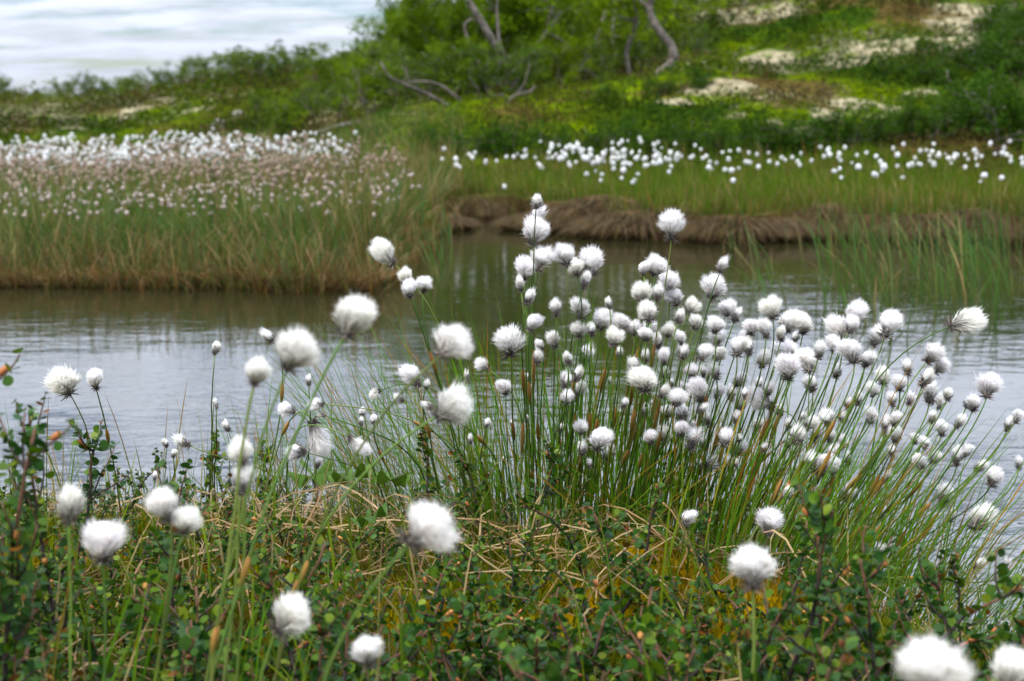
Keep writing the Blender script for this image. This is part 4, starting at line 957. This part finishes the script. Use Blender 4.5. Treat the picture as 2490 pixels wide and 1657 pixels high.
# ------------------------------------------------------------------ dwarf birch
def leaf_unit(r):
    m = 16; th = np.arange(m)/m*2*math.pi; rad = .5*(1-.07*(np.arange(m) % 2))*np.where(np.abs(th-math.pi) < .5, .9, 1); V = np.stack([rad*np.cos(th)+.45, rad*np.sin(th), .10*np.abs(np.sin(th))**2-.05*np.cos(th)], -1)
    return np.concatenate([np.array([[.45, 0, -.03]]), V]), np.array([(0, 1+k, 1+(k+1) % m) for k in range(m)])
def make_birch(seed, Lm, twigs, lean, upright, ncat, lsz=.0125):
    r = np.random.default_rng(seed); root = empty('dwarf_birch', (0, 0, 0)); tw = MB(); axes = []
    az0 = r.uniform(0, 6.28) if upright < 1.7 else 2.9
    def shoot(p, d, L, rad, n=9):
        P = [np.array(p)]; d = np.array(d)
        for k in range(n-1): d = unit(d+r.normal(0, .13 if L < .3 else .06, 3)+np.array((0, 0, .06*upright))); P.append(P[-1]+d*L/(n-1))
        P = np.array(P); P[:, 2] = np.maximum(P[:, 2], -.01); c = np.array((.026, .017, .015))*r.uniform(.8, 1.3)
        cc = c*np.ones((n, 1)); cc[-3:] = (.10, .045, .025); tw.add(*tube(P, np.linspace(rad, rad*.45, n), 5, cc)); axes.append((P, L)); return P
    mains = 1 if upright > 1 else 3
    for mI in range(mains):
        az = az0+mI*2.1+r.normal(0, .4); M_ = shoot((0, 0, -.01), (math.cos(az)*lean, math.sin(az)*lean, 1), Lm*r.uniform(.75, 1), .0029, 11)
        for k in range(twigs//mains):
            i = int(r.integers(2, 10)); a2 = r.uniform(0, 6.28); shoot(M_[i], (math.cos(a2), math.sin(a2), .55*upright), Lm*r.uniform(.22, .5)*(1.2-i/14)*(.6 if upright > 1.7 else 1), .0014, 7)
    LU, LT = leaf_unit(r); PV = []; PC = []
    pos = []; dr = []; sz = []
    for P, L in axes:
        m = int(L/.0072)+1; 
        for s in np.linspace(.12, 1.0, m):
            f = s*(len(P)-1); i = min(int(f), len(P)-2); p = P[i]+(P[i+1]-P[i])*(f-i); ax = unit(P[i+1]-P[i])
            for q in range(r.integers(1, 3)):
                o = unit(np.cross(ax, r.normal(0, 1, 3))); pos.append(p); dr.append(unit(o+ax*.4+np.array((0, 0, .15)))); sz.append(lsz*r.uniform(.65, 1.2)*(1.15-.45*s))
    pos = np.array(pos); dr = np.array(dr); sz = np.array(sz); n = len(pos)
    up = unit(np.array((0, 0, 1.))+r.normal(0, .55, (n, 3))+dr*.2); yv = unit(np.cross(up, dr)); zv = np.cross(dr, yv)
    V = pos[:, None]+sz[:, None, None]*(dr[:, None]*(LU[None, :, :1]+.2)+yv[:, None]*LU[None, :, 1:2]+zv[:, None]*LU[None, :, 2:]*r.uniform(-.6, 1.6, (n, 1, 1)))
    c = np.asarray([(.024, .066, .014), (.040, .094, .016), (.085, .150, .018), (.15, .20, .03), (.15, .07, .02)])[r.choice(5, n, p=[.36, .34, .2, .08, .02])]*r.uniform(.75, 1.25, (n, 1))
    mb = MB(); T = (LT[None]+(np.arange(n)*len(LU))[:, None, None]).reshape(-1, 3); mb.add(V, None, T, np.repeat(c, len(LU), 0))
    add('twigs', tw.build('twigs', M_TWIG), root); add('foliage', mb.build('foliage', M_LEAF, False), root)
    cats = [a for a in axes if a[1] < Lm*.6] or axes
    for k in range(ncat):
        P, _ = cats[r.integers(0, len(cats))]; i = int(r.integers(1, len(P)-1)); V, Q, T = sphere(8, 7); ax = unit(P[i]-P[i-1]); o = unit(np.cross(ax, r.normal(0, 1, 3)))
        bump = 1+.22*np.sin(V[:, :1]*9+V[:, 2:]*14); V = V*bump*np.array((.0024, .0024, .0052))*r.uniform(.8, 1.2); rot = np.array(Vector((0, 0, 1)).rotation_difference(Vector(ax)).to_matrix())
        add('catkin', MB().add(V@rot.T+P[i]+o*.003, Q, T, np.asarray([(.30, .105, .03), (.22, .07, .03), (.36, .16, .04)])[r.integers(0, 3)]*np.ones((len(V), 1))).build('catkin', M_TWIG), root)
    return root
B_LOW = [make_birch(600+i, .17, 9, .95, .8, 2+i % 3) for i in range(5)]
B_UP = [make_birch(620+i, .24, 5, .28, 1.6, 2+i % 2) for i in range(4)]
B_TALL = [make_birch(640+i, .37, 14, .06, 1.9, 3, .0105) for i in range(2)]
_bu = set()
def set_birch(pool, i, x, y, s, rz, label, group):
    src = pool[i % len(pool)]; o = src if id(src) not in _bu else copy_tree(src); _bu.add(id(src))
    o.location = (x, y, hz(x, y)-.004); o.rotation_euler = (rng.normal(0, .06), rng.normal(0, .06), rz); o.scale = (s, s, s*rng.uniform(.9, 1.1)); tag(o, label, 'shrub', group); return o
# low carpet over the bank
pts = []; tries = 0
while len(pts) < 230 and tries < 16000:
    tries += 1; y = rng.uniform(.86, 2.25); a = rng.uniform(-.40, .40); x = a*y; yn = float(y_near(np.array([x]))[0])
    if y > yn-.04: continue
    u = 1245+a*FPX*.985
    if y > 1.42 and u > 1200: continue
    if u > 1950 and y > 1.2: continue
    if y < 1.08 and 780 < u < 1010: continue
    if 480 < u < 1350 and 1.16 < y < 1.8 and rng.random() < (.95 if 540 < u < 1180 and 1.16 < y < 1.46 else .6): continue
    md = .05 if y < 1.4 else .062
    if any((x-p)**2+(y-q)**2 < md*md for p, q in pts): continue
    pts.append((x, y))
for i, (x, y) in enumerate(pts):
    u = 1245+x/y*FPX
    lab, g = ('low spreading dwarf birch with round scalloped leaves at the water edge of the bank', 'dwarf birch at the water edge') if y > 1.7 else ('low dwarf birch with round leaves under the leaning stems of the tussock', 'dwarf birch under the tussock') if u > 1300 else ('low dwarf birch with round leaves and orange catkins over straw and orange moss', 'dwarf birch over the mossy bank')
    set_birch(B_LOW if rng.random() < (.85 if y < 1.5 else .94) else B_UP, i, x, y, rng.uniform(.62, .98)*(.98 if y < 1.25 else .74 if y < 1.55 else .52), rng.uniform(0, 6.28), lab, g)
for i, (pool, u, y, s, lab) in enumerate([
    (B_TALL, 40, 1.10, 1.3, 'tallest dwarf birch shoot, its tip reaching over the pond at the picture edge'), (B_TALL, 110, 1.16, .9, 'second tall dwarf birch with dark stem beside the tallest one'),
    (B_TALL, 40, 1.05, 1.1, 'tall dwarf birch cut by the picture edge'), (B_UP, 150, 1.5, 1.0, 'slim birch sprig with small leaves rising beside the tall shoots'), (B_UP, 400, 1.28, 1.02, 'upright birch sprig with dark stem beside the merged pair of cotton heads'),
    (B_UP, 1030, 1.72, .85, 'birch sprig standing out against the pond left of the tussock'), (B_UP, 1170, 1.68, .82, 'long dark birch branch leaning at the foot of the tussock'), (B_UP, 1250, 1.64, .7, 'leafy birch sprig at the foot of the tall stack of heads'),
    (B_UP, 1420, 1.50, .72, 'bright leaved birch sprig in front of the densest stems'), (B_UP, 1570, 1.46, .74, 'birch branch with rusty catkins in front of the dense stems'), (B_UP, 1840, 1.12, .80, 'blurred upright birch sprig directly under a round cotton head'),
    (B_UP, 2010, 1.30, .74, 'arching birch branch crossing the leaning stems'), (B_UP, 2160, 1.22, .78, 'birch sprig behind the biggest blurred cotton ball'), (B_UP, 2330, 1.25, .72, 'thin birch sprig at the corner beside open water'),
    (B_UP, 560, 1.95, .72, 'small birch sprig on the shore under short cotton heads'), (B_UP, 720, 1.98, .75, 'birch sprig under the upside down cotton head'), (B_UP, 330, 1.9, .6, 'small birch on the shore below the pair of lone cotton heads'), (B_UP, 520, 2.0, .9, 'leafy birch sprig behind the blurred pair of grey heads')]):
    s *= .88; p = at(u, 1400, y); yy = min(y, float(y_near(np.array([p[0]]))[0])-.03); set_birch(pool, i, p[0], yy, s, rng.uniform(0, 6.28) if pool is not B_TALL else rng.normal(0, .2), lab, 'upright dwarf birch sprigs')
# cloudberry leaves in the carpet
def make_cloudberry():
    root = empty('cloudberry_plant', (0, 0, 0)); m = 40; th = np.linspace(-2.6, 2.6, m); rad = .026*(1+.16*np.cos(th*5))*(1-.05*(np.arange(m) % 2))
    V = np.concatenate([[(0, 0, .06)], np.stack([rad*np.cos(th), rad*np.sin(th), .062+.010*np.cos(th*5)], -1)]); T = [(0, 1+k, 2+k) for k in range(m-1)]
    add('leaf', mesh('leaf', V, None, T, np.broadcast_to((.07, .135, .022), V.shape), False, M_LEAF), root)
    add('stalk', MB().add(*tube([(0, 0, -.005), (.004, 0, .03), (0, 0, .06)], .0009, 5, (.10, .10, .03))).build('stalk', M_TWIG), root); return root
cb = make_cloudberry()
for i, (u, y, lab) in enumerate([(890, 1.80, 'broad lobed cloudberry leaf on the bank crest above straw'), (935, 1.72, 'lobed cloudberry leaf beside the straw patch'), (770, 1.92, 'large bright cloudberry leaf under arching stems at the shore'), (945, 1.58, 'small dark cloudberry leaf over straw below the big blurred head')]):
    o = cb if i == 0 else copy_tree(cb); p = at(u, 1300, y); o.location = (p[0], y, hz(p[0], y)+.015); o.rotation_euler = (rng.normal(.25, .15), rng.normal(0, .15), rng.uniform(0, 6.28)); s = (1.1, .9, 1.2, .8)[i]; o.scale = (s, s, s); tag(o, lab, 'plant', 'cloudberry plants on the bank')
